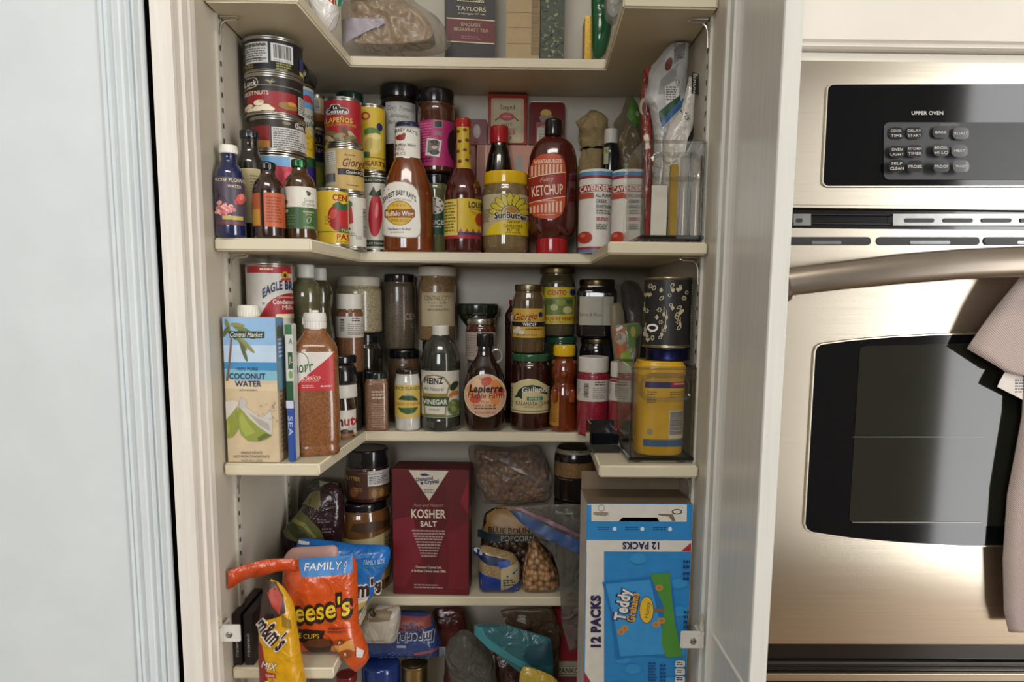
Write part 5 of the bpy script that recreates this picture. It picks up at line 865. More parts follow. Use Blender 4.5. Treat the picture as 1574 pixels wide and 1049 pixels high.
D.ell(830, 483, 3, 4, NV); tiny(D, 808, 504, 834, 508, 1, 'p:#8a4a2c'); tiny(D, 795, 513, 830, 516, 1, 'p:#7a6030'); D.done('label', t.e)
tb = sp('green_jar', 'dark jar with dark green lid under the yellow-labelled artichoke jar', 836, 887, 517, .06, Z3, 527, 'w:#2a2c1a', 'g:#1f4a34')
t = sp('artichoke_jar', 'tall artichoke jar with gold lid and yellow label in the back row', 827, 885, 411, .06, tb.top, 421, 'w:#4a4430', 'm:#7a6c4c', shoulder=14, neck=.86, lhw=27); D = t.dec(); D.rect(824, 441, 889, 497, 'p:#c2b03a'); D.text('CENTO', 856, 449.5, 7, 'p:#a8301c', 28, bold=.03); D.ell(879, 449, 4, 5, NV); D.poly([(838, 458), (880, 456), (880, 482), (838, 484)], 'p:#6a7a3c')
for x, y, r, c in ((862, 464, 7, 'p:#8a9450'), (852, 472, 6, 'p:#aab070'), (872, 476, 7, 'p:#c2bc8a'), (846, 464, 6, 'p:#55642e'), (874, 463, 5, 'p:#4a5a2a')): D.ell(x, y, r, r * .8, c, 14)
D.text('ARTICHOKE HEARTS', 857, 489, 5.4, 'p:#9c2c1c', 52, bold=.02); tiny(D, 845, 493.5, 870, 495.5, 1, 'p:#7a6c1c'); D.done('label', t.e)
tb = sp('preserves_jar', 'dark faceted jar with gold-rimmed lid under the cream-labelled preserves jar', 890, 943, 519, .06, Z3, 528, 'w:#16181a', 'm:#6a5f48', shoulder=8)
t = sp('preserves_jar', 'dark preserves jar with cream handwritten-style label in the back row', 886, 948, 430, .06, tb.top, 440, 'w:#181018', 'm:#6a5c3c', n=5, shoulder=8, neck=.86, lhw=27); D = t.dec(); D.rect(889, 456, 944, 499, 'p:#a8a290'); D.text('Bonne & Royal', 908, 483, 5, 'p:#3a3630', 36, shear=.3); D.rect(925, 456, 927, 499, 'p:#8d8776'); D.done('label', t.e)
t = T('honey_bottle', 'bear-shaped honey bottle with yellow cap', 'bottle', 845, 888, 530, .02, Z3); t.lathe('bottle_body', [(19, t.yb), (21.5, t.yb - 4), (21, 640), (19.5, 622), (20.4, 606), (17, 592), (15.5, 588), (19.4, 578), (20, 568), (17, 556), (12.5, 549), (12, 545), (10, 545)], 'w:#6a2c0e', .006, sy=.9, body=True); t.lathe('cap', [(16, 547), (16.8, 545), (16.8, 533), (15.4, 530), (1, 530)], 'g:#d9b01c', .001, rib=(24, .012, 545, 534))
for sx in (-1, 1):
    V, Fc = lathe([(.0001, -.005), (.0045, -.003), (.005, 0), (.0035, .003), (.0001, .004)], 14); mesh_obj('ear', V, Fc, 'w:#6a2c0e', parent=t.e).location = (sx * t.k * 15, -.004, t.z(556))
    V, Fc = lathe([(.0001, -.013), (.005, -.010), (.0062, 0), (.005, .010), (.0001, .013)], 14); mesh_obj('paw', V, Fc, 'w:#7a3512', parent=t.e).location = (sx * t.k * 13, -t.R * .72, t.z(606))
mesh_obj('muzzle', *lathe([(.0001, -.006), (.005, -.004), (.0065, 0), (.005, .004), (.0001, .006)], 14), 'w:#7a3512', parent=t.e).location = (0, -t.R * .78, t.z(573))
D = t.dec(cv=8); D.rect(845, 600, 860, 652, 'p:#a8742a'); tiny(D, 847, 604, 858, 648, 12, 'p:#7a5018'); D.done('label', t.e)
SP = 'white-lidded jars of red sprinkles'
for x0, x1, yt, Y, lab in ((887, 936, 548, -.012, 'jar of red sugar with white lid in front of the black tray'), (936, 982, 556, -.052, 'second jar of red sugar seen through the lower clear bin')):
    t = T('sugar_jar', lab, 'jar', x0, x1, yt, Y, Z3, SP); h = t.hw; t.jar(yt + 23, 'x:#8a1c30', 'p:#d6d2c8', rib=(34, .008, yt + 21, yt + 3), shoulder=4); D = t.dec(); dx = t.pc - 911.5; D.rect(885 + dx, 582, 940 + dx, 614, 'p:#c4bdb4'); D.bars(898 + dx, 587, 905 + dx, 608, BK, False); tiny(D, 914 + dx, 584, 929 + dx, 591, 2, 'p:#3a3634'); tiny(D, 911 + dx, 593, 932 + dx, 611, 6); tiny(D, 889 + dx, 585, 893 + dx, 606, 6); D.done('label', t.e)
# lower clear bin with yellow tub
_, bx3, _b, bz3 = clear_bin('lower clear plastic bin on the third shelf holding a yellow tub', 970, 1075, 567, -.212, -.09, Z3, 985, 1062, 578, 615)
# black tray in front of them
P0, P1 = at(906, 690, -.15), at(958, 690, -.15); P1.x = min(P1.x, bx3 - .003); e = empty('black_tray', ((P0.x + P1.x) / 2, -.15, Z3 + .0006), 'small glossy black plastic tray on the right wing of the third shelf', 'tray'); w2 = (P1.x - P0.x) / 2
V, Fc = merge(boxvf(-w2, w2, 0, .045, 0, .002), boxvf(-w2, -w2 + .002, 0, .045, .002, .042), boxvf(w2 - .002, w2, 0, .045, .002, .026), boxvf(-w2 + .002, w2 - .002, .043, .045, .002, .040), boxvf(-w2 + .002, w2 - .002, 0, .002, .002, .012)); mesh_obj('tray_body', V, Fc, 'g:#141618', parent=e, smooth=False)

ty = T('cocoa_tub', 'yellow plastic tub with blue stripe and barcode inside the clear bin', 'tub', 975, 1049, 553, -.1705, bz3, face=False); h = ty.hw
ty.lathe('tub_body', [(h * .93, ty.yb), (h * .97, ty.yb - 3), (h * .97, 575), (h * .9, 572), (h * .8, 571)], 'g:#c79a1e', .004, n=3.2, body=True, seg=56); ty.lathe('lid', [(h * .97, 576), (h, 574), (h, 562), (h * .92, 558), (h * .9, 553), (1, 553)], 'g:#cfa01f', .002, n=3.2, seg=56, lab='yellow lid')
D = ty.dec(); D.rect(979, 583, 1066, 592, 'p:#2a2f6a'); D.rect(1022, 583, 1066, 590, 'p:#b0243a'); D.rect(979, 592, 1066, 668, 'p:#cfa326'); tiny(D, 1026, 585, 1060, 588, 1, CR); tiny(D, 985, 597, 1002, 616, 5, 'p:#6a5214'); tiny(D, 1020, 597, 1058, 608, 3, 'p:#6a5214'); D.rect(1020, 625, 1050, 667, 'p:#c9c4b4'); D.bars(1021.5, 627, 1049, 662, 'p:#3a3a48', False); tiny(D, 1053, 622, 1060, 660, 9, 'p:#6a5214'); D.ell(992, 657, 5, 5, 'p:#8d8a70'); D.rect(979, 669, 1066, 679, 'p:#2c5a8a'); D.done('label', ty.e)
tb = T('blue_tin', 'low dark blue tin standing on the yellow tub under the black patterned tin', 'tin', 993, 1060, 534, -.1705, ty.top); tb.can('p:#20285f', 'm:#2a2f5a')
t = T('cookie_tin', 'black tin with gold baking motifs on the right of the third shelf', 'tin', 989, 1062, 427, -.1705, tb.top); D = t.can('p:#1f1d1e', 'm:#a89c80', 4); GD = 'p:#b9ae8c'
for i in range(44):
    x, y = random.uniform(992, 1052), random.uniform(438, 522); a = random.random() * 3; q = i % 6
    if q == 0: D.ell(x, y, 4, 2.6, GD, 12, a); D.ell(x, y, 2.6, 1.4, 'p:#1f1d1e', 10, a)
    elif q == 1: D.rect(x - .5, y - 6, x + .5, y + 4, GD, True); D.ell(x, y + 5, 2, 3.4, GD, 10, keep=True)
    elif q == 2:
        for k in range(6): D.ell(x + 2.6 * math.cos(k * 1.05), y + 2.6 * math.sin(k * 1.05), 1.5, .9, GD, 7, k * 1.05, keep=True)
    elif q == 3: D.ell(x, y, 2.6, 2.6, GD, 12); D.ell(x, y, 1.6, 1.6, 'p:#1f1d1e', 10)
    elif q == 4: D.poly([(x, y - 4), (x + 3, y), (x, y + 4), (x - 3, y)], GD, True)
    else: D.ell(x - 1.4, y - 1, 1.8, 1.8, GD, 9, keep=True); D.ell(x + 1.4, y - 1, 1.8, 1.8, GD, 9, keep=True); D.poly([(x - 3, y), (x + 3, y), (x, y + 4)], GD, True)
D.ell(1006, 503, 8, 6, WH); D.ell(1006, 503, 5, 3, BK); tiny(D, 1058, 438, 1068, 455, 4, GD); tiny(D, 1058, 470, 1068, 495, 7, GD); D.rect(1059, 497, 1069, 524, 'p:#c9c4b8'); D.bars(1060, 498, 1068, 523, BK, False); D.done('label', t.e)
b = Bag('plastic_bag', 'limp greyish clear bag draped beside the black patterned tin', 'bag', [(960, 655), (992, 655), (996, 560), (1002, 520), (1000, 490), (988, 450), (980, 434), (962, 430), (952, 440), (956, 470), (962, 500), (968, 540), (962, 600)], .062, .03, base=Z3, seed=21, wr=.006); b.skin('film', 'b:#bdb8b0'); b.skin('contents', 'p:#6f6a62', .8, .015)
b = pouch('seasoning_packet', 'colourful orange and green foil packet standing behind the lower clear bin', [(950, 672), (975, 672), (982, 600), (984, 540), (988, 497), (975, 496), (950, 499), (942, 505), (950, 560)], -.079, .014, 'f:#8d8a74', Z3, 22, .002)
D = b.dec(); D.poly([(943, 506), (960, 502), (962, 560), (952, 572)], 'p:#b0582a'); D.ell(953, 520, 8, 10, 'p:#a89a80'); D.ell(951, 518, 4, 5, 'p:#7a7468'); D.poly([(962, 500), (982, 498), (978, 530), (966, 535)], 'p:#5a7a34'); D.poly([(952, 545), (966, 535), (970, 568), (958, 572)], 'p:#7f9a3a'); D.poly([(946, 506), (956, 500), (957, 504), (948, 510)], WH); D.ell(972, 510, 4, 8, 'p:#b0a050'); D.poly([(976, 520), (984, 512), (978, 575), (972, 575)], 'm:#b9b6ac'); D.done('printed_art', b.e)
b = pouch('paper_packet', 'folded kraft paper packet behind the colourful foil packet', [(944, 660), (958, 660), (962, 560), (960, 480), (955, 464), (938, 468), (932, 474), (938, 500), (944, 560)], .0, .012, 'p:#8a7c60', Z3, 23, .002)
# ================================================================== FOURTH SHELF
tn = T('nut_butter_jar', 'wide jar of natural nut butter with cream label under the chocolate butter jar', 'jar', 515, 601, 766, .058, Z4); tn.jar(778, 'w:#6a4624', 'g:#17151a', .94, shoulder=10, lhw=38)
D = tn.dec(); D.poly([(512, 812), (540, 815), (570, 814), (604, 808), (604, 880), (512, 880)], 'p:#a89c70'); D.poly([(516, 826), (530, 823), (546, 826), (562, 833), (562, 845), (516, 845)], 'p:#241814'); D.text('NATURAL', 535, 830, 6.4, CR, 40, arch=3); D.poly([(545, 792), (575, 790), (598, 794), (590, 804), (560, 806), (540, 802)], 'p:#3f2814'); tiny(D, 590, 818, 600, 850, 7, 'p:#5a5238'); D.done('label', tn.e)
t = T('chocolate_butter_jar', 'brown jar with black screw lid and white nutrition label, top of its stack', 'jar', 531, 600, 688, .058, tn.top); t.jar(714, 'w:#3a1c14', 'g:#17171c', .96, lhw=32, shoulder=5, rib=(40, .008, 712, 698)); D = t.dec(); D.rect(529, 718, 603, 758, 'p:#4a2a1e'); D.text('BUTTER', 543, 728, 5.6, 'p:#b09a4a', 22, bold=.01); D.rect(565, 717, 597, 739, 'p:#c9c6c2'); D.text('Nutrition Facts', 577, 721, 3.4, BK, 22, bold=.01); tiny(D, 567, 725, 594, 737, 5, 'p:#5a5856'); D.rect(566, 742, 596, 757, 'p:#6a4a24'); D.ell(545, 748, 6, 8, 'p:#7a4a2c', rot=.4); D.ell(574, 750, 4, 6, 'p:#8f6a34'); D.ell(585, 750, 4, 6, 'p:#8f6a34'); tiny(D, 546, 742, 558, 748, 2, 'p:#9a7a4a'); D.done('label', t.e)
b = pouch('zip_bag', 'clear zip bag with paper note at the back left of the fourth shelf', [(470, 870), (500, 870), (516, 830), (528, 768), (524, 742), (500, 735), (470, 738), (458, 760), (462, 800)], .09, .03, 'b:#b5b0a6', Z4, 31, .006, cat='bag', part='film'); b.skin('contents', 'p:#55524a', .8, .015); D = b.dec(); D.poly([(492, 738), (520, 742), (526, 764), (512, 770), (500, 760)], 'p:#8d8a78'); D.lines(499, 743, 520, 762, 5, 'p:#55523f'); D.done('printed_note', b.e)
b = pouch('coffee_bag', 'maroon and olive striped foil bag leaning against the back left', [(425, 922), (505, 920), (520, 870), (530, 810), (530, 770), (522, 748), (506, 741), (488, 752), (462, 782), (434, 815), (424, 835), (423, 870)], -.008, .042, 'f:#2a1418', Z4, 32, .004, cat='bag')
D = b.dec(); D.poly([(478, 758), (494, 752), (498, 772), (494, 778), (474, 774), (464, 776)], 'p:#6a6238'); D.poly([(464, 782), (480, 790), (496, 806), (506, 830), (512, 850), (490, 852), (470, 830), (440, 820), (434, 816)], 'p:#5a5a30'); D.poly([(450, 800), (470, 806), (488, 830), (498, 850), (488, 852), (466, 826), (444, 810)], 'p:#35371e'); D.poly([(456, 794), (474, 798), (492, 820), (488, 822), (470, 803), (452, 799)], 'p:#8a8448'); D.lines(494, 792, 512, 800, 2, 'p:#6a5a54'); D.lines(500, 806, 518, 816, 2, 'p:#6a5a54'); D.done('printed_art', b.e)
b = pouch('candy_bag', 'bright blue family size candy bag behind the orange one', [(470, 946), (548, 942), (574, 915), (590, 880), (599, 862), (600, 842), (585, 838), (540, 837), (520, 833), (460, 828), (455, 850), (456, 900)], -.062, .045, 'f:#1d6fc0', Z4, 33, .003, cat='bag')
D = b.dec(); D.text('FAMILY SIZE', 578, 858, 7, 'p:#cfe0ee', 30, bold=.02); D.rect(550, 865, 592, 865.8, 'p:#2c9a6a'); D.text("m&m's", 552, 898, 26, 'p:#e6e0d8', 70, bold=.09, shear=.1); D.text("m&m's", 552, 898, 25, 'p:#3a1c14', 68, bold=.04, shear=.1); D.poly([(548, 922), (566, 920), (560, 932), (548, 940)], 'p:#d9b86a'); D.poly([(546, 916), (568, 914), (566, 920), (548, 922)], 'p:#e6e2da'); D.poly([(460, 829), (478, 831), (478, 834), (460, 833)], 'p:#dfe4e8'); D.done('printed_art', b.e)
b = pouch('paper_pouch', 'folded pale pink paper pouch tucked behind the orange candy bag', [(440, 960), (510, 960), (518, 900), (520, 846), (516, 838), (490, 840), (450, 842), (436, 858), (434, 900)], -.112, .024, 'p:#b58d86', Z4, 34, .003)
# orange candy bag overhanging the wing
b = pouch('candy_bag', 'big orange family size candy bag with its top strip torn off sideways', [(442, 1000), (480, 1001), (514, 1001), (536, 1003), (542, 1031), (548, 1034), (562, 1022), (569, 1008), (558, 975), (551, 955), (550, 900), (547, 856), (520, 858), (470, 858), (437, 868), (436, 930)], -.182, .044, 'f:#c74f1c', None, 35, .003, cat='bag')
b.dec(); D = b.dec(); D.poly([(459, 858), (543, 854), (545, 876), (470, 880)], 'p:#3f7fc0'); D.text('FAMILY', 500, 866, 9.4, 'p:#1d2c5a', 58, bold=.07, rot=-.03); D.text('FAMILY', 500, 866, 9, WH, 56, bold=.03, rot=-.03); D.text('PACK', 534, 866, 4, WH, 15, rot=-1.55)
D.text("Reese's", 490, 928, 31, 'p:#2a1410', 112, bold=.13, shear=.18, rot=-.12); D.text("Reese's", 490, 928, 29, 'p:#dcc02c', 104, bold=.015, shear=.18, rot=-.12); D.poly([(440, 946), (460, 958), (480, 956), (506, 959), (500, 976), (474, 977), (440, 972)], 'p:#2a1410'); D.text('MINIATURE CUPS', 458, 966, 7.4, 'p:#dcc02c', 78, bold=.02, rot=.02)
D.lines(510, 955, 540, 964, 2, 'p:#6a2410'); D.poly([(512, 984), (530, 976), (546, 972), (550, 990), (530, 1000), (514, 1002)], 'p:#c98d4a'); D.ell(528, 976, 8, 4, 'p:#7a3c1a', rot=-.2); D.ell(536, 994, 12, 7, 'p:#8a4420', rot=-.2); D.text('R', 528, 976, 4, CR, shear=.2); D.text('R', 536, 994, 5, CR, shear=.2); D.poly([(472, 978), (518, 974), (511, 996), (498, 1001), (482, 999)], 'p:#3a1c12'); D.ell(495, 978, 23, 7.5, 'p:#5a3018', rot=-.06)
for k in range(9): D.poly([(477 + k * 4.3, 986), (479 + k * 4.3, 985.5), (484 + k * 3.1, 998), (483 + k * 3.1, 998)], 'p:#1f0e0a', True)
D.poly([(552, 985), (562, 995), (560, 1004), (552, 1000)], 'p:#cfccc8'); D.done('printed_art', b.e)
V, Fc = [], []
for i in range(13):
    x = 350 + (455 - 350) * i / 12; yt = 878 - 19 * math.sin(min(1, i / 9) * pi / 2); yb2 = yt + 27 - 8 * (i / 12) + 2 * math.cos(i)
    for y in (yt, (yt + yb2) / 2, yb2): P = at(x, y, -.232 + .003 * math.sin(i * .9) + .0028 * i); V.append(tuple(P[j] - b.o[j] for j in range(3)))
for i in range(12):
    for k in range(2): Fc.append((i * 3 + k, i * 3 + 3 + k, i * 3 + 4 + k, i * 3 + 1 + k))
o = mesh_obj('torn_strip', V, Fc, 'f:#c2471c', parent=b.e, ang=60); md = o.modifiers.new('thickness', 'SOLIDIFY'); md.thickness = .0008
# dark chocolate boxes
for i, (x0, x1, yt, lab) in enumerate(((358, 371, 945, 'left of two thin dark chocolate boxes standing by the cabinet wall'), (375, 389, 946, 'right of two thin dark chocolate boxes, next to the yellow candy bag'))):
    t = T('chocolate_box', lab, 'box', x0, x1, yt, -.218, Z4, 'thin dark chocolate boxes', face=False); t.box(.085, 'p:#1f1618', bev=.0006); D = t.face(); D.text('GHIRARDELLI', (x0 + x1) / 2, 992, 3.6, 'p:#b9b0a6', 36, rot=pi / 2, bold=.01); D.done('lettering', t.e)
# yellow candy bag sagging over the shelf front
b = pouch('candy_bag', 'yellow and red candy mix bag sagging over the front edge of the left wing', [(404, 1085), (440, 1090), (470, 1082), (471, 1050), (462, 1000), (456, 960), (452, 930), (440, 908), (425, 893), (412, 890), (404, 915), (398, 960), (398, 1020)], -.2475, .034, 'f:#d09a16', None, 36, .003, cat='bag')
D = b.dec(); D.poly([(411, 891), (425, 894), (438, 912), (444, 935), (436, 940), (420, 924), (402, 950), (402, 920)], 'p:#3a2a22'); D.poly([(414, 905), (426, 898), (438, 915), (436, 938), (424, 925)], 'p:#a83a2a'); D.poly([(398, 980), (408, 985), (416, 1020), (418, 1085), (404, 1085), (398, 1020)], 'p:#8a1c20'); D.poly([(438, 935), (450, 948), (452, 962), (440, 955)], 'p:#8d6a10')
D.text("m&m's", 424, 965, 28, 'p:#dcd4c8', 52, bold=.09, rot=.75); D.text("m&m's", 424, 965, 27, 'p:#2c1612', 50, bold=.03, rot=.75); D.text('MIX', 420, 1014, 12, 'p:#2c1612', 26, bold=.08, rot=.15, shear=.15); D.text('MIX', 420, 1014, 11, WH, 24, bold=.03, rot=.15, shear=.15); D.rrect(414, 1024, 431, 1032, 3, 'p:#a83a2a'); D.text('Candy', 422, 1028, 4.4, WH, 14)
for x in (417, 427, 437): D.rrect(x - 4, 1038, x + 4, 1056, 2, 'p:#d6d2c8'); D.lines(x - 3, 1041, x + 3, 1050, 3, BK)
D.done('printed_art', b.e)
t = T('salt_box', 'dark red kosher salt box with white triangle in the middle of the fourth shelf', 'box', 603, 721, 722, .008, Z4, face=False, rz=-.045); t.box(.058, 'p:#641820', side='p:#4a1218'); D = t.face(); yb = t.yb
for P, c in (([(604, 724), (640, 724), (660, 780), (640, 840), (604, 790)], 'p:#5a151c'), ([(604, 800), (640, 790), (652, 850), (620, 905), (604, 900)], 'p:#74202a'), ([(684, 724), (720, 724), (720, 790), (700, 800), (680, 770)], 'p:#5c1a20'), ([(720, 735), (708, 770), (720, 790)], 'p:#82202c'), ([(690, 820), (720, 800), (720, 905), (690, 905)], 'p:#701c26'), ([(640, 724), (684, 724), (690, 790), (662, 910), (634, 790)], 'p:#54161c')): D.poly(P, c)
D.poly([(629, 723.5), (690, 723.5), (660, 769)], 'p:#c4bdae'); D.text('Diamond', 653, 736, 5.4, NV, 26, bold=.04, rot=-.12); D.text('Crystal', 664, 740, 5.4, NV, 22, bold=.04, rot=-.08); D.poly([(645, 729), (655, 728), (662, 731), (650, 732)], NV); D.poly([(646, 741), (652, 741), (649, 746)], NV); D.lines(652, 752, 668, 758, 3, 'p:#4a4640')
D.text('Pure and Natural', 659, 776, 4.6, 'p:#a8807a', 46, shear=.35, rot=-.02); D.text('KOSHER', 659, 789, 13, 'p:#d6c9ba', 53, bold=.02); D.text('SALT', 659, 804.5, 8, 'p:#d6c9ba', 25, bold=.02)
for i in range(10): D.lines(633 + i * 1.6, 814 + i * 4.3, 686 - i * 1.6, 817 + i * 4.3, 1, 'p:#a88a84', .8, .03)
D.text('Diamond Crystal Salt.', 659, 871, 3.8, 'p:#d6c9ba', 40, bold=.01); D.text('A Brilliant Choice since 1886.', 659, 877, 3.8, 'p:#d6c9ba', 54, bold=.01); tiny(D, 636, 898, 682, 906, 2, 'p:#a88a84'); D.done('printed_front', t.e); D = t.right(721, 729); D.rect(722, 785, 726, 803, 'p:#a89a94'); D.done('printed_side', t.e)
bp = pouch('popcorn_bag', 'bag of popcorn kernels with tan top and dark teal band', [(738, 905), (836, 905), (842, 850), (842, 800), (832, 784), (800, 780), (765, 779), (745, 790), (738, 840)], .082, .05, 'y:#4a3524', Z4, 41, .003, cat='bag')
D = bp.dec(); D.poly([(748, 790), (766, 778), (800, 778), (832, 786), (838, 802), (836, 814), (742, 814), (748, 800)], 'p:#8a6c42'); D.rect(734, 814, 846, 826, 'p:#23363a'); D.text('BLUE BOUNTY', 790, 809, 8, 'p:#22262c', 78, bold=.03); D.text('POPCORN', 795, 820.5, 8, 'p:#9a8a74', 50, bold=.02); D.done('printed_art', bp.e)
b = pouch('nut_bag', 'clear zip bag of pecans lying on top of the popcorn bag', [(742, 774), (790, 775), (838, 772), (846, 762), (850, 735), (838, 700), (826, 684), (780, 688), (722, 684), (720, 700), (730, 740), (738, 765)], .08, .05, 'b:#d9d0c4', None, 42, .006, cat='bag', part='film'); b.skin('contents', 'y:#8a5c3c', .86, .042); D = b.dec(); D.poly([(762, 694), (800, 712), (842, 744), (840, 748), (798, 718), (760, 700)], 'p:#6a6058'); D.poly([(782, 712), (800, 716), (812, 726), (800, 722)], 'p:#b0a89c'); D.done('zip_fold', b.e)
b = pouch('rice_packet', 'short blue and clear packet of pale grains with rolled top', [(738, 908), (762, 916), (792, 914), (800, 900), (800, 870), (790, 852), (770, 845), (742, 838), (736, 845), (735, 880)], .024, .04, 'x:#a08a62', Z4, 43, .003)
D = b.dec(); D.poly([(736, 875), (770, 884), (768, 912), (742, 910), (737, 902)], 'p:#1f3c90'); D.poly([(770, 884), (798, 868), (800, 902), (792, 913), (768, 914)], 'p:#23469c'); D.poly([(770, 866), (796, 862), (798, 890), (770, 904)], 'p:#b9ac88'); tiny(D, 773, 884, 794, 896, 3, BK); D.poly([(726, 840), (750, 848), (782, 856), (778, 866), (752, 862), (728, 852)], 'p:#1a2c5a'); D.ell(735, 846, 7, 4, 'p:#c9ccd6', rot=.3); D.poly([(765, 858), (784, 856), (782, 864), (768, 868)], 'p:#2c52b0'); D.done('printed_art', b.e)
b = pouch('chickpea_bag', 'small clear bag of dried chickpeas', [(806, 916), (850, 917), (859, 900), (858, 880), (846, 858), (832, 838), (822, 826), (812, 840), (804, 870), (802, 895)], .0255, .044, 'z:#a87f58', Z4, 44, .001, cat='bag')
b = pouch('zip_bag', 'large frosted zip bag with blue and pink zip draped in front of the popcorn', [(868, 1000), (888, 1004), (896, 960), (898, 850), (899, 778), (850, 776), (800, 778), (782, 780), (796, 800), (826, 826), (848, 850), (858, 880), (862, 930), (864, 970)], -.035, .02, 'b:#c9c4bb', None, 45, .005, cat='bag', part='film')
D = b.dec(); D.poly([(781, 784), (800, 786), (840, 806), (897, 832), (897, 852), (840, 826), (800, 802)], 'p:#3a5280'); D.poly([(786, 780), (800, 780), (850, 800), (897, 822), (897, 826), (848, 806), (800, 784)], 'p:#7a5868'); D.done('zip_strip', b.e)
tj = T('grain_jar', 'lower dark canister in the right back corner of the fourth shelf', 'jar', 848, 914, 766, .07, Z4); tj.jar(780, 'w:#1c1816', 'g:#121214', .94)
t = T('grain_jar', 'dark-banded grain jar topped with cream lettering in the right back corner', 'jar', 852, 914, 685, .07, tj.top); t.lathe('jar_body', [(28, t.yb), (31, t.yb - 3), (31, 700), (28, 690), (26, 685), (1, 685)], 'g:#1a1614', .004, body=True); D = t.dec(); t.wrap(706, 728, 'x:#7a5c3a', D); t.wrap(688, 694, 'p:#8d8468', D); D.rect(858, 730, 880, 731, 'p:#6a6258'); tiny(D, 878, 689, 900, 692, 1, BK); D.done('label', t.e)
b = pouch('tea_packet', 'small colourful packets bundle under the right wing, behind the cracker box', [(945, 900), (1012, 900), (1014, 800), (1012, 736), (980, 733), (944, 736), (940, 800)], .02, .03, 'p:#6a3c24', Z5 + .2, 46, .002) if 0 else None
# cracker box standing at the right wall
tb = T('carton', 'plain brown carton under the blue cracker box', 'carton', 897, 1034, 1092, -.213, Z5, face=False); tb.box(.1, 'p:#8d7a5c')
t = T('cracker_box', 'tall open blue and white cracker carton with 12 PACKS lettering', 'box', 899, 1059, 775, -.222, tb.top, face=False); t.box(.075, 'p:#2a86c8', side='p:#c9c4ba', top='p:#6f604c'); yb = t.yb; D = t.face(); W2 = 'p:#d9d5cc'
bl = box('back_flap', -t.R, t.R, .071, .0735, t.H, t.H + .026, 'p:#7a6a54', t.e, .0005); D.gx = lambda x, y, c=t.pc, h=t.hw - .3: (min(max(x + (y - 920) * .026 - 2, c - h), c + h), y)
D.rect(899, 776, 930, yb, W2); D.rect(898, 829, 1063, 846, W2); D.poly([(904, 777), (1062, 777), (1062, 829), (904, 829)], 'p:#2a86c8'); D.poly([(911, 775.5), (1055, 775.5), (1055, 801), (1014, 801), (1010, 795), (958, 795), (952, 801), (911, 801)], W2); D.text('12 PACKS', 986, 837, 10, 'p:#2c2050', 56, bold=.05, rot=pi)
for x in (928, 970, 1012): D.lines(x - 8, 809, x + 14, 815, 2, 'p:#144a80'); D.ell(x + 18, 812, 3, 3, 'p:#d9e6f0')
D.ell(926, 781, 5, 5, 'p:#8d8a84'); D.ell(926, 781, 4, 4, W2); tiny(D, 918, 790, 938, 794, 1); D.ell(1040, 786, 8, 4, 'p:#4a4846'); D.ell(1040, 786, 6, 2.4, W2); D.poly([(1012, 789), (1034, 790), (1038, 800), (1033, 800), (1028, 793), (1012, 791)], 'p:#7a6c5c'); D.poly([(914, 787), (936, 787), (936, 790), (914, 791)], 'p:#9a8a74')
D.poly([(1047, 845), (1062, 832), (1062, 845)], 'p:#a82834'); D.poly([(899, 1030), (915, 1056), (899, 1056)], 'p:#a82834')
for i in range(12): D.ell(random.uniform(938, 1050), random.uniform(856, 1080), 13, 8, 'p:#3590cc', 14, keep=i % 3 > 0)
D.text('12 PACKS', 917, 952, 14, 'p:#2c2050', 80, bold=.06, rot=-pi / 2); D.poly([(927, 892), (1000, 884), (1030, 878), (1036, 900), (1042, 960), (1052, 1006), (1030, 1008), (990, 1004), (948, 1012), (946, 985), (940, 940)], 'p:#1f70b4'); D.poly([(932, 895), (1000, 888), (1010, 930), (1030, 1002), (955, 1006), (946, 950)], 'p:#3a94d4'); D.poly([(1000, 880), (1030, 877), (1034, 920), (1040, 960), (1052, 1006), (1026, 1008), (1018, 985), (1022, 930), (1006, 894)], 'p:#4f8f3a')
D.text('Teddy', 958, 926, 19, 'p:#1f2458', 52, bold=.12, rot=-1.4); D.text('Teddy', 958, 926, 18, WH, 49, bold=.04, rot=-1.4); D.text('Grahams', 974, 930, 12.5, 'p:#1f2458', 48, bold=.11, rot=-1.4); D.text('Grahams', 974, 930, 12, 'p:#e0a83a', 45, bold=.03, rot=-1.4); D.ell(995, 934, 11.5, 21, 'p:#2c2050'); D.ell(995, 934, 10.5, 20, 'p:#e0b83a'); D.text('Honey', 996, 934, 7, 'p:#4a2c14', 24, rot=-1.45); D.rect(1006, 932, 1022, 937, 'p:#8a6238')
for x, y in ((962, 962), (956, 968), (1014, 900), (1018, 950), (1010, 956)): D.ell(x, y, 6, 5, 'p:#c08a4a', 10); D.ell(x, y, 3, 2.4, 'p:#a87238', 8)
for y in (858, 876): D.lines(1050, y, 1062, y + 16, 2, 'p:#143a6a')
D.lines(1052, 935, 1060, 965, 4, 'p:#20406a'); tiny(D, 998, 1015, 1012, 1060, 10, 'p:#144a80'); tiny(D, 1016, 1018, 1026, 1060, 7, 'p:#144a80')
for y in (1012, 1024, 1036, 1048): D.rrect(1040, y, 1055, y + 10, 2.5, 'p:#d9d6d0'); D.lines(1042, y + 2, 1053, y + 8, 2, BK)
D.done('printed_front', t.e)
b = Bag('tea_packet', 'colourful packet lying behind the open cracker box, under the right wing', 'packet', [(946, 880), (1012, 880), (1014, 760), (1010, 738), (980, 736), (946, 738), (942, 780)], -.05, .03, base=Z5, seed=47, wr=.002); 
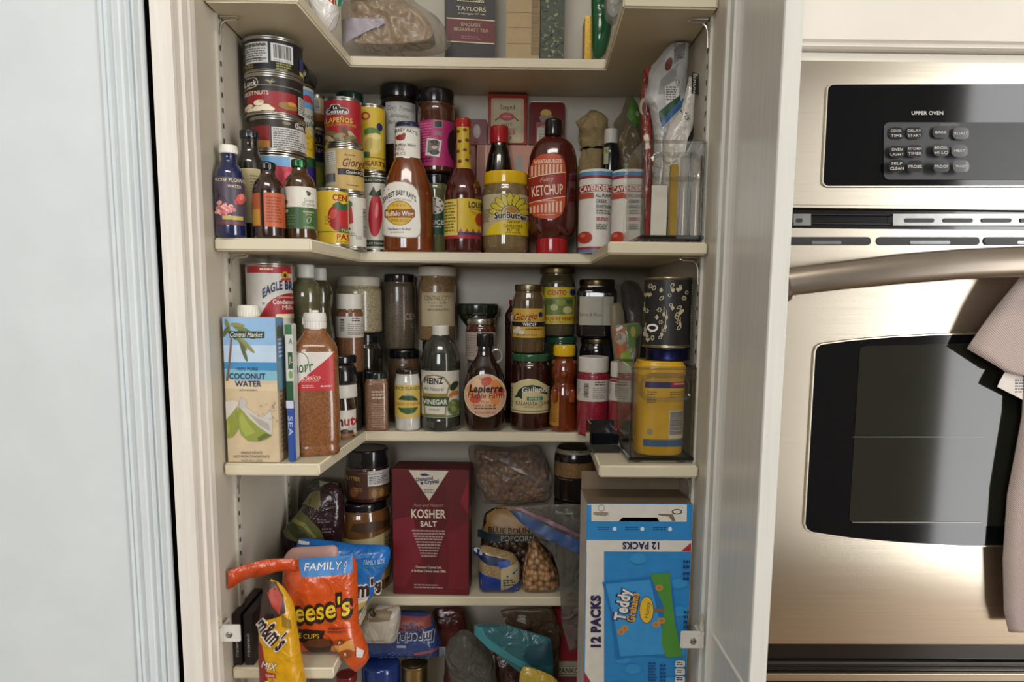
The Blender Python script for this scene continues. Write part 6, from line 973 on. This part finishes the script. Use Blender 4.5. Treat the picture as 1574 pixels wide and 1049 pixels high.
b.setout([(at(x, y, -.05).x - b.o[0], at(x, y, -.05).z - b.o[2]) for x, y in ((948, 1218), (1030, 1218), (1034, 900), (1014, 760), (1010, 738), (980, 736), (946, 738), (942, 780), (940, 900))]); b.skin('pouch', 'f:#3a2c20'); D = b.dec(); D.poly([(950, 738), (966, 737), (968, 760), (952, 760)], 'p:#a86a34'); D.poly([(970, 737), (1000, 737), (1002, 760), (972, 760)], 'p:#3a4a26'); D.ell(984, 746, 7, 5, 'p:#8a3a3a'); D.poly([(1000, 738), (1010, 738), (1012, 760), (1002, 760)], 'p:#b09a34'); D.done('printed_art', b.e)

# ================================================================== BOTTOM SHELF (tops only in view)
t1 = T('blue_canister', 'dark blue canister with domed lid and white starburst below the powdered sugar', 'canister', 557, 616, 1019, .0, Z5); h = t1.hw; t1.lathe('canister_body', [(h * .97, t1.yb), (h, t1.yb - 2), (h, 1042), (h * .95, 1040), (h * .95, 1038)], 'g:#16265c', .002, body=True); t1.lathe('lid', [(h * .98, 1041), (h, 1039), (h, 1024), (h * .94, 1018), (h * .8, 1016), (1, 1016)], 'g:#1b3270', .003); D = t1.dec()
for k in range(12): a = k * pi / 6; D.poly([(587 + 2 * math.cos(a + 1.57), 1060 + 2 * math.sin(a + 1.57)), (587 + 15 * math.cos(a), 1060 + 15 * math.sin(a)), (587 + 2 * math.cos(a - 1.57), 1060 + 2 * math.sin(a - 1.57))], WH, True)
D.done('label', t1.e)
t2 = T('orange_canister', 'peach and orange canister right of the dark blue one', 'canister', 617, 658, 1019, .0, Z5); t2.can('p:#a8623a', 'm:#a8946a', 3)
b = pouch('sugar_bag', 'blue powdered sugar bag lying upside down on the canisters', [(552, 1013), (600, 1015), (640, 1016), (676, 1017), (684, 1008), (680, 990), (668, 960), (660, 942), (620, 940), (585, 942), (560, 960), (552, 985)], .022, .06, 'f:#2f4276', t1.top, 51, .003, cat='bag')
D = b.dec(); D.poly([(616, 942), (662, 944), (664, 958), (618, 960), (612, 952)], 'p:#8a4440'); D.text('Imperial', 642, 970, 13, 'p:#b9bcc8', 54, bold=.09, rot=pi + .06); D.text('Imperial', 642, 970, 12.4, 'p:#161c40', 52, bold=.03, rot=pi + .06); D.text('Sugar', 636, 957, 10, 'p:#161c40', 34, bold=.03, rot=pi + .1); D.rect(614, 979, 628, 983, 'p:#8d98b8'); D.poly([(640, 990), (676, 988), (676, 992), (640, 994)], 'p:#8a4a48')
for k in range(7): a = .5 + k * .35; D.poly([(621 + 8 * math.cos(a), 985 + 5 * math.sin(a)), (621 + 24 * math.cos(a), 985 + 14 * math.sin(a)), (621.8 + 24 * math.cos(a), 986 + 14 * math.sin(a))], 'p:#6a7aa8', True)
D.text('10 X POWDERED SUGAR', 625, 1002, 5.6, 'p:#b9c0d2', 77); D.lines(604, 1006, 642, 1008, 1, 'p:#8d98b8'); D.poly([(676, 990), (685, 995), (684, 1012), (676, 1012)], 'p:#9aa0a8'); D.done('printed_art', b.e)
b = pouch('rice_block', 'white wrapped block with brown stamp resting against the sugar bag', [(557, 986), (606, 988), (612, 975), (616, 950), (614, 934), (580, 930), (564, 944), (553, 962)], -.03, .044, 'f:#b5aea2', None, 52, .001); D = b.dec(); D.poly([(564, 934), (606, 932), (602, 946), (566, 948)], 'p:#7a6a50'); D.ell(574, 938, 7, 3.6, 'p:#3f3426'); D.lines(562, 976, 603, 978, 1, 'p:#8d877c'); D.done('printed_stamp', b.e)
def floor5(out, Y): return [(x, y if y < 1100 else proj((0, Y, Z5))[1]) for x, y in out]
b = pouch('foil_bag', 'dull red bag beside the powdered sugar', floor5([(680, 1200), (720, 1200), (722, 1000), (716, 950), (706, 934), (664, 936), (668, 960), (684, 1010)], .075), .078, .03, 'f:#5c2a26', Z5, 53, .004, cat='bag')
b = pouch('plastic_bag', 'wrinkled grey see-through bag in the middle of the bottom shelf', floor5([(690, 1200), (764, 1200), (763, 1049), (758, 1010), (738, 985), (722, 970), (708, 968), (690, 985), (684, 1010), (694, 1060)], .01), -.02, .045, 'b:#b5b3ab', Z5, 54, .008, cat='bag', part='film'); b.skin('contents', 'f:#5c584e', .85, .03)
b = pouch('nut_bag', 'brown bag with a pale folded edge right of the grey see-through bag', floor5([(762, 1200), (815, 1200), (812, 1060), (800, 1020), (780, 1000), (756, 1005), (752, 1030)], .02), .046, .04, 'f:#4a2f28', Z5, 55, .005, cat='bag'); D = b.dec(); D.poly([(757, 1006), (760, 1006), (766, 1060), (763, 1060)], 'p:#b9b0a4'); D.done('fold', b.e)
b = pouch('teal_bag', 'translucent teal zip bag slanting across the bottom shelf', floor5([(812, 1200), (846, 1200), (851, 1040), (848, 985), (836, 978), (796, 966), (768, 955), (732, 953), (728, 960), (729, 976), (752, 994), (800, 1022), (830, 1040)], -.06), -.062, .022, 'f:#2c6068', Z5, 56, .002, cat='bag'); D = b.dec(); D.poly([(730, 956), (740, 958), (748, 976), (790, 1004), (848, 1036), (848, 1043), (800, 1020), (752, 993), (729, 975)], 'p:#3a8088'); D.poly([(808, 990), (846, 985), (848, 1020), (820, 1020), (804, 1008)], 'p:#1f4450'); D.done('zip_edge', b.e)
b = pouch('nut_bag', 'clear shiny bag of brown grains just under the fourth shelf', floor5([(790, 1200), (850, 1200), (862, 985), (866, 970), (856, 955), (848, 936), (775, 936), (764, 946), (790, 965), (800, 1000)], .0), .0, .034, 'b:#a08c70', Z5, 57, .006, cat='bag', part='film'); b.skin('contents', 'x:#5a442a', .88, .025)
tp = T('breadcrumb_box', 'red and cream breadcrumb carton marked PANKO below the red box', 'carton', 851, 895, 1018, .03, Z5, face=False); tp.box(.06, 'p:#a8a08c'); D = tp.face(); D.rect(855, 1024, 892, 1037, BK); D.rect(856, 1025, 891, 1036, 'p:#b9b09a'); D.text('PANKO', 873.5, 1031, 7, BK, 32, bold=.02); D.rect(851.5, 1040, 894.5, 1090, 'p:#7a2c34'); D.ell(858, 1021, 4, 3, 'p:#c9b04a'); D.done('printed_front', tp.e)
t = T('red_box', 'plain bright red box standing on the breadcrumb carton', 'box', 849, 896, 938, .03, tp.top, face=False); t.box(.05, 'p:#8a1a28', bev=.002)
b = pouch('chip_bag', 'yellow bag end poking up under the teal bag', floor5([(798, 1200), (862, 1200), (860, 1052), (838, 1034), (806, 1024), (798, 1040)], -.09), -.095, .03, 'f:#b3983a', Z5, 58, .003, cat='bag')
t = T('sauce_jar', 'jar with red lid and white label under the orange candy bag', 'jar', 517, 551, 1036, -.035, Z5); t.jar(1046, 'w:#4a1a14', 'g:#7a1c1c', .9); D = t.dec(); D.rect(517, 1046, 551, 1120, 'p:#b9b2a6'); D.done('label', t.e)
